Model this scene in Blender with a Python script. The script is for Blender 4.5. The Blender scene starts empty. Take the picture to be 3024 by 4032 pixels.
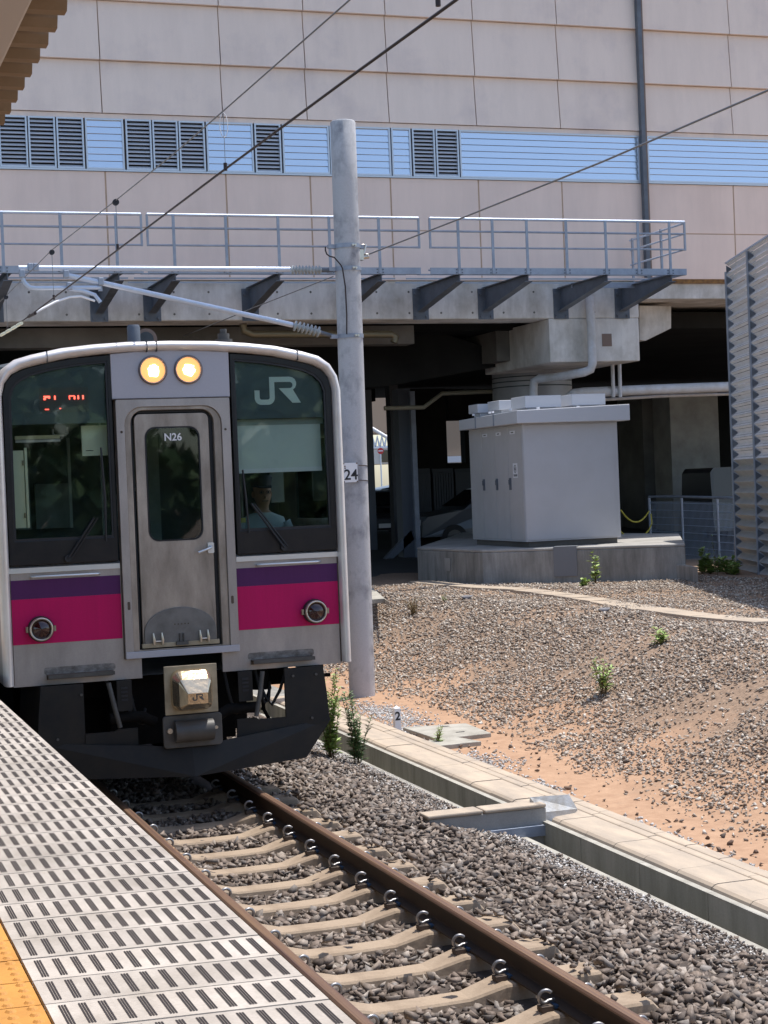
import bpy, bmesh, math, random
import numpy as np
from mathutils import Vector, Matrix
S = bpy.context.scene
R = math.radians
random.seed(7); RS = np.random.RandomState(7)
# ------------------------------------------------------------------ camera
FPX, YAW, PIT, ROL = 6731.4, .3338, -.0155, -.0399
CAM = Vector((-2.967, 0, 2.465))
fw = Vector((math.sin(YAW)*math.cos(PIT), math.cos(YAW)*math.cos(PIT), math.sin(PIT)))
rt = Vector((math.cos(YAW), -math.sin(YAW), 0)); up = rt.cross(fw)
c_, s_ = math.cos(ROL), math.sin(ROL)
RT = c_*rt + s_*up; UP = -s_*rt + c_*up
cd = bpy.data.cameras.new('camera'); cam = bpy.data.objects.new('camera', cd)
S.collection.objects.link(cam); S.camera = cam
M = Matrix((RT, UP, -fw)).transposed().to_4x4(); M.translation = CAM
cam.matrix_world = M
cd.sensor_fit = 'VERTICAL'; cd.sensor_height = 36; cd.sensor_width = 36
cd.lens = FPX/4032*36; cd.clip_start = .1; cd.clip_end = 3000
S.render.resolution_x = 768; S.render.resolution_y = 1024
# ------------------------------------------------------------------ light
SAZ, SEL = 78, 71
sd = Vector((math.sin(R(SAZ))*math.cos(R(SEL)), math.cos(R(SAZ))*math.cos(R(SEL)), math.sin(R(SEL))))
w = bpy.data.worlds.new('World'); S.world = w; w.use_nodes = True
nt = w.node_tree; sky = nt.nodes.new('ShaderNodeTexSky'); sky.sky_type = 'NISHITA'
sky.sun_disc = False; sky.sun_elevation = R(SEL); sky.sun_rotation = R(SAZ)
sky.air_density = 1.0; sky.dust_density = 1.2; sky.ozone_density = 1.0
bg = nt.nodes['Background']; nt.links.new(sky.outputs[0], bg.inputs[0]); bg.inputs[1].default_value = .15
sl = bpy.data.lights.new('sun', 'SUN'); sl.energy = 3.5; sl.angle = R(.5); sl.color = (1, .955, .89)
so = bpy.data.objects.new('sun', sl); S.collection.objects.link(so)
so.rotation_euler = (-sd).to_track_quat('-Z', 'Y').to_euler(); so.location = (10, 10, 40)
S.view_settings.view_transform = 'Standard'; S.view_settings.look = 'None'
S.view_settings.exposure = .58; S.view_settings.gamma = 1
# ------------------------------------------------------------------ helpers
K = 1.8228
def at(x, y, X=None, Y=None, Z=None):
    """world point seen at (x, y) of the 1659 px wide photograph, on the plane X=, Y= or Z="""
    d = RT*((x*K-1512)/FPX) - UP*((y*K-2016)/FPX) + fw
    if X is not None: t = (X-CAM.x)/d.x
    elif Y is not None: t = (Y-CAM.y)/d.y
    else: t = (Z-CAM.z)/d.z
    return CAM + d*t
def lk(o, parent=None):
    S.collection.objects.link(o)
    if parent is not None:
        o.parent = parent; o.matrix_parent_inverse = Matrix.Translation(-base(parent))
    return o
def base(o):
    v = o.location.copy()
    while o.parent: o = o.parent; v = v + o.location if False else v
    return v
def tag(o, label=None, cat=None, group=None, kind=None):
    if label: o['label'] = label
    if cat: o['category'] = cat
    if group: o['group'] = group
    if kind: o['kind'] = kind
    return o
def empty(name, loc, label=None, cat=None, group=None):
    o = bpy.data.objects.new(name, None); o.location = loc; o.empty_display_size = .2
    S.collection.objects.link(o); return tag(o, label, cat, group)
class MB:
    def __init__(s): s.v = []; s.f = []; s.m = []; s.sm = []; s.mi = 0; s.smooth = False
    def add(s, vs, fs):
        n = len(s.v); s.v += [tuple(v) for v in vs]
        for f in fs: s.f.append(tuple(n+i for i in f)); s.m.append(s.mi); s.sm.append(s.smooth)
        return s
    def box(s, a, b, M=None):
        x0, y0, z0 = a; x1, y1, z1 = b
        v = [(x0,y0,z0),(x1,y0,z0),(x1,y1,z0),(x0,y1,z0),(x0,y0,z1),(x1,y0,z1),(x1,y1,z1),(x0,y1,z1)]
        if M: v = [M @ Vector(p) for p in v]
        return s.add(v, [(0,3,2,1),(4,5,6,7),(0,1,5,4),(1,2,6,5),(2,3,7,6),(3,0,4,7)])
    def quad(s, a, b, c, d): return s.add([a, b, c, d], [(0,1,2,3)])
    def prism(s, pts, f0, f1):
        """pts 2-D polygon; f0/f1 map a 2-D point to the two end faces"""
        n = len(pts); v = [f0(*p) for p in pts] + [f1(*p) for p in pts]
        fs = [tuple(range(n))[::-1], tuple(range(n, 2*n))] + [(i, (i+1) % n, n+(i+1) % n, n+i) for i in range(n)]
        return s.add(v, fs)
    def xz(s, pts, y0, y1): return s.prism(pts, lambda x, z: (x, y0, z), lambda x, z: (x, y1, z))
    def tube(s, pts, r, n=10, closed=True):
        pts = [Vector(p) for p in pts]; rs = r if isinstance(r, (list, tuple)) else [r]*len(pts)
        sm = s.smooth; s.smooth = True
        rings = []; pu = None
        for i, p in enumerate(pts):
            t = (pts[min(i+1, len(pts)-1)] - pts[max(i-1, 0)]).normalized()
            if pu is None:
                a = Vector((0,0,1)) if abs(t.z) < .9 else Vector((1,0,0))
                u = t.cross(a).normalized()
            else: u = (pu - t*pu.dot(t)).normalized()
            pu = u; w_ = t.cross(u)
            rings.append([p + (u*math.cos(2*math.pi*k/n) + w_*math.sin(2*math.pi*k/n))*rs[i] for k in range(n)])
        v = [q for g in rings for q in g]; m = len(pts)
        s.add(v, [(i*n+k, i*n+(k+1) % n, (i+1)*n+(k+1) % n, (i+1)*n+k) for i in range(m-1) for k in range(n)])
        if closed:
            s.smooth = False
            s.add(rings[0], [tuple(range(n))[::-1]]); s.add(rings[-1], [tuple(range(n))])
        s.smooth = sm; return s
    def disc(s, c, ax, r, h, n=24):
        c = Vector(c); ax = Vector(ax).normalized(); return s.tube([c, c+ax*h], r, n)
    def loft(s, rings, cap=True, closed=True):
        n = len(rings[0]); m = len(rings); v = [q for g in rings for q in g]; e = n if closed else n-1
        s.add(v, [(i*n+k, i*n+(k+1) % n, (i+1)*n+(k+1) % n, (i+1)*n+k) for i in range(m-1) for k in range(e)])
        if cap: s.add(rings[0], [tuple(range(n))[::-1]]); s.add(rings[-1], [tuple(range(n))])
        return s
    def build(s, name, mats, parent=None, bevel=0, label=None, cat=None, group=None, kind=None, fixn=True):
        me = bpy.data.meshes.new(name); me.from_pydata(s.v, [], s.f)
        for m in (mats if isinstance(mats, (list, tuple)) else [mats]): me.materials.append(m)
        for p, mi, sm in zip(me.polygons, s.m, s.sm): p.material_index = mi; p.use_smooth = sm
        if fixn:
            bm = bmesh.new(); bm.from_mesh(me); bmesh.ops.recalc_face_normals(bm, faces=bm.faces); bm.to_mesh(me); bm.free()
        me.update()
        o = bpy.data.objects.new(name, me); lk(o, parent)
        if bevel:
            b = o.modifiers.new('bevel', 'BEVEL'); b.width = bevel; b.segments = 2; b.limit_method = 'ANGLE'; b.angle_limit = R(40)
            b.harden_normals = False
        return tag(o, label, cat, group, kind)
def copy_tree(o, loc, label=None):
    c = o.copy(); S.collection.objects.link(c); c.location = loc
    if label: c['label'] = label
    for ch in o.children:
        d = ch.copy(); S.collection.objects.link(d); d.parent = c; d.matrix_parent_inverse = ch.matrix_parent_inverse.copy()
    return c
def rrect(x0, z0, x1, z1, r, n=5):
    rr = r if isinstance(r, (list, tuple)) else [r]*4      # bl, br, tr, tl
    out = []
    for (cx, cz, a), q in zip([(x0, z0, 180), (x1, z0, 270), (x1, z1, 0), (x0, z1, 90)], rr):
        cx += q if cx == x0 else -q; cz += q if cz == z0 else -q
        for k in range(n+1):
            t = R(a+90*k/n); out.append((cx+q*math.cos(t), cz+q*math.sin(t)))
    return out
def ringplate(mb, outer, inner, y, yb):
    n = len(outer)
    mb.loft([[(x, yb, z) for x, z in outer], [(x, y, z) for x, z in outer], [(x, y, z) for x, z in inner], [(x, yb, z) for x, z in inner]], cap=False)
def text(s, name, size, M, m, parent, ext=.002, off=0.0):
    cu = bpy.data.curves.new(name, 'FONT'); cu.body = s; cu.size = size; cu.extrude = ext; cu.offset = off
    cu.align_x = 'CENTER'; cu.align_y = 'CENTER'
    t = bpy.data.objects.new('tmp', cu); S.collection.objects.link(t); bpy.context.view_layer.update()
    me = bpy.data.meshes.new_from_object(t.evaluated_get(bpy.context.evaluated_depsgraph_get()))
    bpy.data.objects.remove(t); me.transform(M); me.materials.clear(); me.materials.append(m)
    o = bpy.data.objects.new(name, me); return lk(o, parent)
# ------------------------------------------------------------------ materials
def mat(name, c, r=.6, m=0., c2=None, sc=4., th=(.35, .65), bump=0., bsc=40., em=None, es=0, island=0., stretch=None, spec=.5, fine=0., rv=0., streak=0., ssc=(16, 16, .8)):
    M_ = bpy.data.materials.new(name); M_.use_nodes = True; n = M_.node_tree; L = n.links
    b = n.nodes['Principled BSDF']; b.inputs['Roughness'].default_value = r; b.inputs['Metallic'].default_value = m
    b.inputs['Specular IOR Level'].default_value = spec
    b.inputs['Base Color'].default_value = (*c, 1)
    tc = n.nodes.new('ShaderNodeTexCoord'); src = tc.outputs['Object']
    if stretch:
        mp = n.nodes.new('ShaderNodeMapping'); mp.inputs['Scale'].default_value = stretch; L.new(src, mp.inputs[0]); src = mp.outputs[0]
    last = None
    if c2 is not None:
        t = n.nodes.new('ShaderNodeTexNoise'); t.inputs['Scale'].default_value = sc; t.inputs['Detail'].default_value = 8; t.inputs['Roughness'].default_value = .62
        L.new(src, t.inputs[0]); cr = n.nodes.new('ShaderNodeValToRGB')
        cr.color_ramp.elements[0].position = th[0]; cr.color_ramp.elements[1].position = th[1]
        cr.color_ramp.elements[0].color = (*c, 1); cr.color_ramp.elements[1].color = (*c2, 1)
        L.new(t.outputs[0], cr.inputs[0]); last = cr.outputs[0]
        if rv:
            mr = n.nodes.new('ShaderNodeMapRange'); mr.inputs['To Min'].default_value = r-rv; mr.inputs['To Max'].default_value = r+rv
            L.new(t.outputs[0], mr.inputs[0]); L.new(mr.outputs[0], b.inputs['Roughness'])
    if fine:
        t2 = n.nodes.new('ShaderNodeTexNoise'); t2.inputs['Scale'].default_value = 90; t2.inputs['Detail'].default_value = 4
        L.new(tc.outputs['Object'], t2.inputs[0])
        hs = n.nodes.new('ShaderNodeHueSaturation'); mr = n.nodes.new('ShaderNodeMapRange')
        mr.inputs['From Min'].default_value = .25; mr.inputs['From Max'].default_value = .75
        mr.inputs['To Min'].default_value = 1-fine; mr.inputs['To Max'].default_value = 1+fine
        L.new(t2.outputs[0], mr.inputs[0]); L.new(mr.outputs[0], hs.inputs['Value'])
        if last: L.new(last, hs.inputs['Color'])
        else: hs.inputs['Color'].default_value = (*c, 1)
        last = hs.outputs[0]
    if streak:
        t3 = n.nodes.new('ShaderNodeTexNoise'); t3.inputs['Scale'].default_value = 1; t3.inputs['Detail'].default_value = 6; t3.inputs['Roughness'].default_value = .7
        mp3 = n.nodes.new('ShaderNodeMapping'); mp3.inputs['Scale'].default_value = ssc; L.new(tc.outputs['Object'], mp3.inputs[0]); L.new(mp3.outputs[0], t3.inputs[0])
        hs = n.nodes.new('ShaderNodeHueSaturation'); mr = n.nodes.new('ShaderNodeMapRange')
        mr.inputs['From Min'].default_value = .35; mr.inputs['From Max'].default_value = .62
        mr.inputs['To Min'].default_value = 1-streak; mr.inputs['To Max'].default_value = 1+streak*.35
        L.new(t3.outputs[0], mr.inputs[0]); L.new(mr.outputs[0], hs.inputs['Value'])
        if last: L.new(last, hs.inputs['Color'])
        else: hs.inputs['Color'].default_value = (*c, 1)
        last = hs.outputs[0]
    if island:
        g = n.nodes.new('ShaderNodeNewGeometry'); hs = n.nodes.new('ShaderNodeHueSaturation'); mr = n.nodes.new('ShaderNodeMapRange')
        mr.inputs['To Min'].default_value = 1-island; mr.inputs['To Max'].default_value = 1+island
        L.new(g.outputs['Random Per Island'], mr.inputs[0]); L.new(mr.outputs[0], hs.inputs['Value'])
        if last: L.new(last, hs.inputs['Color'])
        else: hs.inputs['Color'].default_value = (*c, 1)
        last = hs.outputs[0]
    if last: L.new(last, b.inputs['Base Color'])
    if bump:
        t = n.nodes.new('ShaderNodeTexNoise'); t.inputs['Scale'].default_value = bsc; t.inputs['Detail'].default_value = 6
        L.new(src, t.inputs[0]); bp = n.nodes.new('ShaderNodeBump'); bp.inputs['Strength'].default_value = bump; bp.inputs['Distance'].default_value = .02
        L.new(t.outputs[0], bp.inputs['Height']); L.new(bp.outputs[0], b.inputs['Normal'])
    if em: b.inputs['Emission Color'].default_value = (*em, 1); b.inputs['Emission Strength'].default_value = es
    return M_
def stones_mat(name, cols, r=.85, tint=.25):
    M_ = mat(name, cols[0], r, spec=.3); n = M_.node_tree; L = n.links; b = n.nodes['Principled BSDF']
    g = n.nodes.new('ShaderNodeNewGeometry'); cr = n.nodes.new('ShaderNodeValToRGB'); e = cr.color_ramp.elements
    cr.color_ramp.interpolation = 'LINEAR'
    while len(e) < len(cols): e.new(.5)
    for i, c in enumerate(cols): e[i].position = i/(len(cols)-1); e[i].color = (*c, 1)
    L.new(g.outputs['Random Per Island'], cr.inputs[0])
    t = n.nodes.new('ShaderNodeTexNoise'); t.inputs['Scale'].default_value = 60; t.inputs['Detail'].default_value = 5
    tc = n.nodes.new('ShaderNodeTexCoord'); L.new(tc.outputs['Object'], t.inputs[0])
    mr = n.nodes.new('ShaderNodeMapRange'); mr.inputs['From Min'].default_value = .3; mr.inputs['From Max'].default_value = .7
    mr.inputs['To Min'].default_value = 1-tint; mr.inputs['To Max'].default_value = 1+tint
    hs = n.nodes.new('ShaderNodeHueSaturation'); L.new(t.outputs[0], mr.inputs[0]); L.new(mr.outputs[0], hs.inputs['Value'])
    L.new(cr.outputs[0], hs.inputs['Color']); L.new(hs.outputs[0], b.inputs['Base Color']); return M_
STEEL = mat('stainless', (.46, .42, .405), .42, .5, c2=(.31, .28, .26), sc=2.2, th=(.3, .75), stretch=(1, 1, .35), fine=.05, rv=.12, streak=.12, ssc=(5, 5, 1.6), bump=.05, bsc=3)
STEELD = mat('stainless_door', (.46, .40, .35), .42, .45, c2=(.25, .21, .175), sc=4, th=(.3, .7), stretch=(1.4, 1, .5), fine=.05, rv=.12, streak=.14, ssc=(6, 6, 1.2), bump=.05, bsc=3)
BRIGHT = mat('polished_frame', (.86, .82, .80), .34, .4, c2=(.74, .68, .64), sc=3)
HEADP = mat('grey_panel_paint', (.44, .43, .47), .5, .25, fine=.03)
SILL = mat('aluminium_sill', (.66, .68, .70), .35, .8)
DIRT = mat('grime', (.06, .045, .035), .9, c2=(.12, .09, .07), sc=30)
GRIME = mat('grime_film', (.30, .275, .26), .6, .3, c2=(.12, .10, .085), sc=14, stretch=(1, 1, 1.5), fine=.1)
RUBBER = mat('rubber', (.012, .013, .017), .5)
BLACKP = mat('black_panel', (.012, .013, .017), .28, spec=.3, c2=(.02, .02, .022), sc=6)
PINK = mat('pink_band', (.52, .003, .105), .5, fine=.04, spec=.25, streak=.07)
PURPLE = mat('purple_band', (.085, .018, .10), .5, fine=.04, spec=.25, streak=.07)
SKIRT = mat('skirt_paint', (.016, .016, .017), .6, c2=(.026, .023, .020), sc=5, spec=.25)
UNDER = mat('underframe', (.006, .006, .006), .9, c2=(.012, .010, .009), sc=9, spec=.15)
CHROME = mat('chrome_ring', (.6, .55, .48), .3, .85)
COUP = mat('coupler_cover', (.80, .66, .46), .22, .92, c2=(.62, .48, .32), sc=6, bump=.25, bsc=14)
COUPB = mat('coupler_plate', (.42, .355, .25), .55, .3, c2=(.30, .25, .17), sc=9)
GREY2 = mat('coupler_grey', (.09, .085, .08), .5, c2=(.06, .055, .05), sc=7)
TAILL = mat('tail_lens', (.03, .004, .006), .08, spec=.8)
LOGO = mat('pale_logo', (.80, .86, .82), .6)
BLIND = mat('roller_blind', (.72, .76, .72), .7, c2=(.66, .7, .67), sc=1.5)
HEADER = mat('window_header', (.045, .070, .095), .35, c2=(.065, .085, .10), sc=1.2)
CREAM = mat('cab_cream', (.92, .90, .68), .6)
CABW = mat('cab_wall', (.22, .25, .24), .8, c2=(.12, .15, .15), sc=3)
CABD = mat('cab_dark', (.07, .085, .095), .8, c2=(.03, .04, .045), sc=2.5)
CABG = mat('cab_bar', (.30, .34, .32), .5)
LEDG = mat('sign_panel', (.075, .082, .085), .5)
LED = mat('led_red', (.4, .02, .02), .5, em=(1, .09, .06), es=3.)
BULB = mat('headlamp_glow', (.5, .25, .1), .3, em=(1, .42, .13), es=.95)
BULBC = mat('headlamp_core', (1, .9, .7), .3, em=(1, .80, .50), es=9)
HLR = mat('headlamp_ring', (.25, .2, .19), .35, .7)
CONC = mat('concrete', (.40, .385, .36), .85, c2=(.27, .255, .235), sc=1.6, th=(.38, .7), bump=.15, bsc=18, fine=.08)
CONCP = mat('pole_concrete', (.46, .46, .475), .8, c2=(.20, .20, .22), sc=3.6, th=(.50, .74), stretch=(1, 1, .7), bump=.1, bsc=30, fine=.10)
CONCW = mat('concrete_streaked', (.37, .355, .33), .88, c2=(.19, .185, .165), sc=3.2, th=(.32, .72), stretch=(1, 1, .4), fine=.10, streak=.3, ssc=(6, 6, .7))
CONCD = mat('ditch_concrete', (.46, .44, .38), .9, c2=(.25, .25, .20), sc=4.5, th=(.32, .68), stretch=(1, 1, .15), fine=.1)
CONCL = mat('light_concrete', (.44, .415, .36), .85, c2=(.31, .29, .245), sc=5, fine=.10)
BEAMC = mat('girder_concrete', (.66, .64, .61), .85, c2=(.38, .35, .30), sc=1.5, th=(.42, .72), stretch=(1, 1, .8), bump=.1, bsc=10, fine=.05, streak=.18, ssc=(3, 3, .7))
DARKC = mat('shaded_concrete', (.17, .16, .145), .9, c2=(.09, .085, .075), sc=.7)  # concrete copy with shade put into its darker colour
DEEP = mat('shade_dark_concrete', (.022, .022, .021), .95, c2=(.012, .012, .012), sc=.8, spec=.1)  # near-black colour stands in for the deep shade under the deck
LID = mat('trough_lid', (.50, .405, .305), .85, c2=(.36, .30, .24), sc=2.2, th=(.35, .7), stretch=(3, .9, 1), fine=.07, island=.09)
SLEEP = mat('sleeper_concrete', (.36, .275, .195), .85, c2=(.24, .175, .12), sc=5, th=(.42, .72), fine=.10, bump=.1)
RAILS = mat('rail_rust', (.028, .016, .009), .75, 0, c2=(.05, .028, .014), sc=9, stretch=(1, .2, 1))
RAILT = mat('rail_top', (.34, .21, .12), .42, .45, c2=(.16, .095, .085), sc=3, stretch=(14, .1, 1))
CLIP = mat('clip_steel', (.32, .31, .31), .42, .75)
CLIPB = mat('clip_pad_blue', (.02, .06, .13), .5)
GALV = mat('galvanised', (.34, .38, .45), .48, .35, c2=(.27, .30, .36), sc=5, fine=.05)
GALVD = mat('galvanised_dark', (.14, .16, .19), .55, .3, c2=(.10, .115, .14), sc=4)
GALVL = mat('galvanised_light', (.55, .62, .74), .42, .35, c2=(.48, .55, .66), sc=6)
PORC = mat('insulator_porcelain', (.42, .44, .44), .3, c2=(.34, .36, .36), sc=10)
WIRE = mat('wire_dark', (.045, .030, .028), .5, .4)
WIREG = mat('wire_grey', (.22, .22, .225), .5, .4)
CAB = mat('cabinet_paint', (.52, .525, .55), .45, c2=(.49, .495, .515), sc=2)
CABS = mat('cabinet_paint_shaded', (.50, .485, .485), .5, c2=(.46, .445, .44), sc=2, streak=.03, ssc=(4, 4, .5))  # side copy of the paint, its shade put into the colour
CABR = mat('cabinet_roof', (.56, .57, .60), .45)
WHITE = mat('white_paint', (.78, .78, .80), .5)
BLK = mat('black_print', (.015, .015, .02), .6)
RED = mat('red_paint', (.55, .03, .03), .5)
YEL = mat('tactile_yellow', (.62, .29, .06), .75, c2=(.50, .23, .05), sc=6, fine=.06, island=.06)
WALLM = mat('facade_panel', (.82, .70, .62), .7, c2=(.64, .55, .52), sc=.9, th=(.5,.8), fine=.02, spec=.3, streak=.05, ssc=(3, 3, .5))
WALLP = mat('facade_panel_low', (.82, .66, .58), .7, c2=(.76, .61, .54), sc=1.0, th=(.45,.8), fine=.02, spec=.3, streak=.05, ssc=(3, 3, .4))
TANJ = mat('facade_joint', (.58, .42, .30), .7, c2=(.48, .35, .25), sc=3)
LOUV = mat('louvre_blade', (.72, .76, .80), .22, .95)
LOUVG = mat('vent_blade', (.56, .60, .66), .45, .3)
LOUVF = mat('louvre_frame', (.56, .62, .70), .4, .5)
BRONZ = mat('brown_strip', (.19, .135, .11), .5, .3)
RUST = mat('rust_ledge', (.30, .16, .05), .9, c2=(.12, .06, .03), sc=9)
ROOFB = mat('canopy_sheet', (.27, .18, .10), .65, c2=(.34, .24, .15), sc=5, th=(.5, .8))
ROOFL = mat('canopy_beam', (.56, .50, .45), .6)
PIPE = mat('white_pipe', (.56, .57, .60), .5, c2=(.45, .44, .43), sc=4)
BAR1 = mat('barrier_upper', (.84, .83, .83), .5, .15, c2=(.74, .72, .71), sc=4)  # light coming through the upper panels is put into this paler colour
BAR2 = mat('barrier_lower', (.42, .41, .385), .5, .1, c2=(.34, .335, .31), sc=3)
CHK = mat('checker_plate', (.62, .65, .68), .5, .2, c2=(.42, .40, .36), sc=7)
CHKD = mat('checker_plate_dark', (.20, .21, .23), .5, .5)
LEAF = mat('weed_leaf', (.26, .38, .10), .6, c2=(.36, .46, .15), sc=30, island=.35)
LEAFD = mat('weed_leaf_dark', (.11, .18, .075), .6, c2=(.17, .25, .10), sc=30, island=.35)
STEM = mat('weed_stem', (.16, .10, .04), .7)
DRY = mat('dry_grass', (.30, .25, .12), .8, island=.3)
GLASSC = mat('car_glass', (.012, .015, .018), .08, spec=.8)
TYRE = mat('tyre', (.015, .015, .016), .8)
MESHM = mat('fence_mesh', (.38, .46, .58), .5, .2)
YROPE = mat('yellow_chain', (.55, .45, .05), .6)
SKIN = mat('skin', (.27, .15, .10), .6)
SHIRT = mat('shirt', (.34, .40, .43), .8)
NAVY = mat('navy_cap', (.02, .025, .04), .8)
def tinted_glass(name, tint, refl=.10):
    M_ = bpy.data.materials.new(name); M_.use_nodes = True; n = M_.node_tree; L = n.links
    n.nodes.remove(n.nodes['Principled BSDF']); o = n.nodes['Material Output']
    t = n.nodes.new('ShaderNodeBsdfTransparent'); t.inputs[0].default_value = (*tint, 1)
    g = n.nodes.new('ShaderNodeBsdfGlossy'); g.inputs['Roughness'].default_value = .02; g.inputs[0].default_value = (.9, .95, 1, 1)
    f = n.nodes.new('ShaderNodeFresnel'); f.inputs[0].default_value = 1.45
    m = n.nodes.new('ShaderNodeMixShader'); L.new(f.outputs[0], m.inputs[0]); L.new(t.outputs[0], m.inputs[1]); L.new(g.outputs[0], m.inputs[2])
    L.new(m.outputs[0], o.inputs[0]); return M_
GLASS = tinted_glass('cab_glass', (.90, .95, .93))
# ------------------------------------------------------------------ ground
def wob(x, y): return .5*math.sin(x*1.7+y*.9)+.3*math.sin(x*3.1-y*2.3+1)+.2*math.sin(y*5.1+x*4.2)
def interp(t, pts):
    if t <= pts[0][0]: return pts[0][1]
    for (a, b), (c, d) in zip(pts, pts[1:]):
        if t <= c: return b+(d-b)*(t-a)/(c-a)
    return pts[-1][1]
TOE = [(4, 3.9), (10.5, 3.95), (14.1, 4.1), (17.3, 4.55), (20, 4.7), (22.4, 4.6), (28, 4.7), (60, 4.7)]
CRE = [(4, 6.6), (12, 6.8), (16.5, 7.2), (20.3, 7.75), (23.1, 7.7), (26.2, 7.4), (28.6, 6.75), (34, 6.2), (60, 6.2)]
def skx(y): return .0165*(max(4, min(y, 22))-9.5)          # the ditch drifts slightly away from the track
def gz(x, y):
    if x < 1.25: return interp(x, [(-200, -.45), (-2, -.45), (-1.4, -.25), (-.95, -.235), (0, -.25), (.95, -.235), (1.25, -.215)])
    if x < 2.4+skx(y): return interp(x-skx(y), [(1.25, -.215), (1.9, -.30), (2.4, -.415)])
    if x < 3.35+skx(y): return -.42
    a, b = interp(y, TOE), interp(y, CRE)
    t = min(1, max(0, (x-a)/(b-a))); s = t*t*(3-2*t)*.5+t*.5
    z = -.40+.02*(x-3.35 if x < a else a-3.35) + s*.93
    if x > b: z += .04*min(1, (x-b)/1.5)
    return z + .025*wob(x, y)*min(1, max(0, x-3.4))
def hit(px, py):
    """where the sight line through a photo point meets the terrain"""
    d = (at(px, py, Z=-5)-CAM).normalized(); t = 4.0
    while t < 90:
        p = CAM+d*t
        if p.z < gz(p.x, p.y): break
        t += .04
    return CAM+d*t
def make_ground():
    ys = [-300, -60, -10] + [y*.3 for y in range(8, 121)] + [37.5, 40, 45, 52, 60, 90, 160, 600]
    mb = MB(); rows = []
    for y in ys:
        k = skx(y); a, b = interp(y, TOE), interp(y, CRE)
        xs = [-300, -60, -8, -3, -2, -1.4, -.7, 0, .7, 1.25, 1.6, 1.9, 2.2, 2.43+k]
        row = [(x, y, gz(x, y)) for x in xs] + [(2.436+k, y, -1.1), (2.90+k, y, -1.1)]
        row += [(3.30+k, y, -.45), (3.42+k, y, gz(3.42+k, y))]
        x2 = [3.42+k+(a-3.42-k)*i/3 for i in (1, 2, 3)] + [a+(b-a)*i/12 for i in range(1, 13)] + [b+.3*i for i in range(1, 21)] + [b+8, b+12, b+20, b+60, b+500]
        row += [(x, y, gz(x, y)) for x in x2]; rows.append(row)
    mb.smooth = True; mb.loft(rows, cap=False, closed=False)
    G = mat('ground_soil', (.46, .25, .14), .95, bump=.35, bsc=22); n = G.node_tree; L = n.links; b = n.nodes['Principled BSDF']
    tc = n.nodes.new('ShaderNodeTexCoord'); sp = n.nodes.new('ShaderNodeSeparateXYZ'); L.new(tc.outputs['Object'], sp.inputs[0])
    def noise(sc, d=8):
        t = n.nodes.new('ShaderNodeTexNoise'); t.inputs['Scale'].default_value = sc; t.inputs['Detail'].default_value = d; t.inputs['Roughness'].default_value = .65
        L.new(tc.outputs['Object'], t.inputs[0]); return t.outputs[0]
    def ramp(src, p0, p1, c0, c1):
        r_ = n.nodes.new('ShaderNodeValToRGB'); r_.color_ramp.elements[0].position = p0; r_.color_ramp.elements[1].position = p1
        r_.color_ramp.elements[0].color = (*c0, 1); r_.color_ramp.elements[1].color = (*c1, 1); L.new(src, r_.inputs[0]); return r_.outputs[0]
    def mix(f, a_, b_):
        m = n.nodes.new('ShaderNodeMix'); m.data_type = 'RGBA'; L.new(f, m.inputs[0]); L.new(a_, m.inputs[6]); L.new(b_, m.inputs[7]); return m.outputs[2]
    def madd(src, a_, b_, cl=True):
        m = n.nodes.new('ShaderNodeMath'); m.operation = 'MULTIPLY_ADD'; m.inputs[1].default_value = a_; m.inputs[2].default_value = b_; m.use_clamp = cl; L.new(src, m.inputs[0]); return m.outputs[0]
    def add(a_, b_):
        m = n.nodes.new('ShaderNodeMath'); m.operation = 'ADD'; L.new(a_, m.inputs[0]); L.new(b_, m.inputs[1]); return m.outputs[0]
    soil = ramp(noise(7), .3, .7, (.46, .29, .18), (.34, .20, .12))
    grav = ramp(noise(28), .35, .65, (.16, .105, .07), (.36, .25, .17))  # dark end of the ramp stands in for shadow between stones
    ball = ramp(noise(40), .3, .7, (.045, .033, .027), (.09, .07, .055))
    up_ = madd(add(sp.outputs['Z'], madd(noise(.9), 1.3, -.60, False)), 3.5, .80)       # gravel takes over up the slope
    c1 = mix(up_, soil, grav)
    px = madd(sp.outputs['X'], -3, 8.6); c2 = mix(px, c1, ball)
    L.new(c2, b.inputs['Base Color'])
    return mb.build('ground', G, kind='structure', fixn=False)
make_ground()
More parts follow.
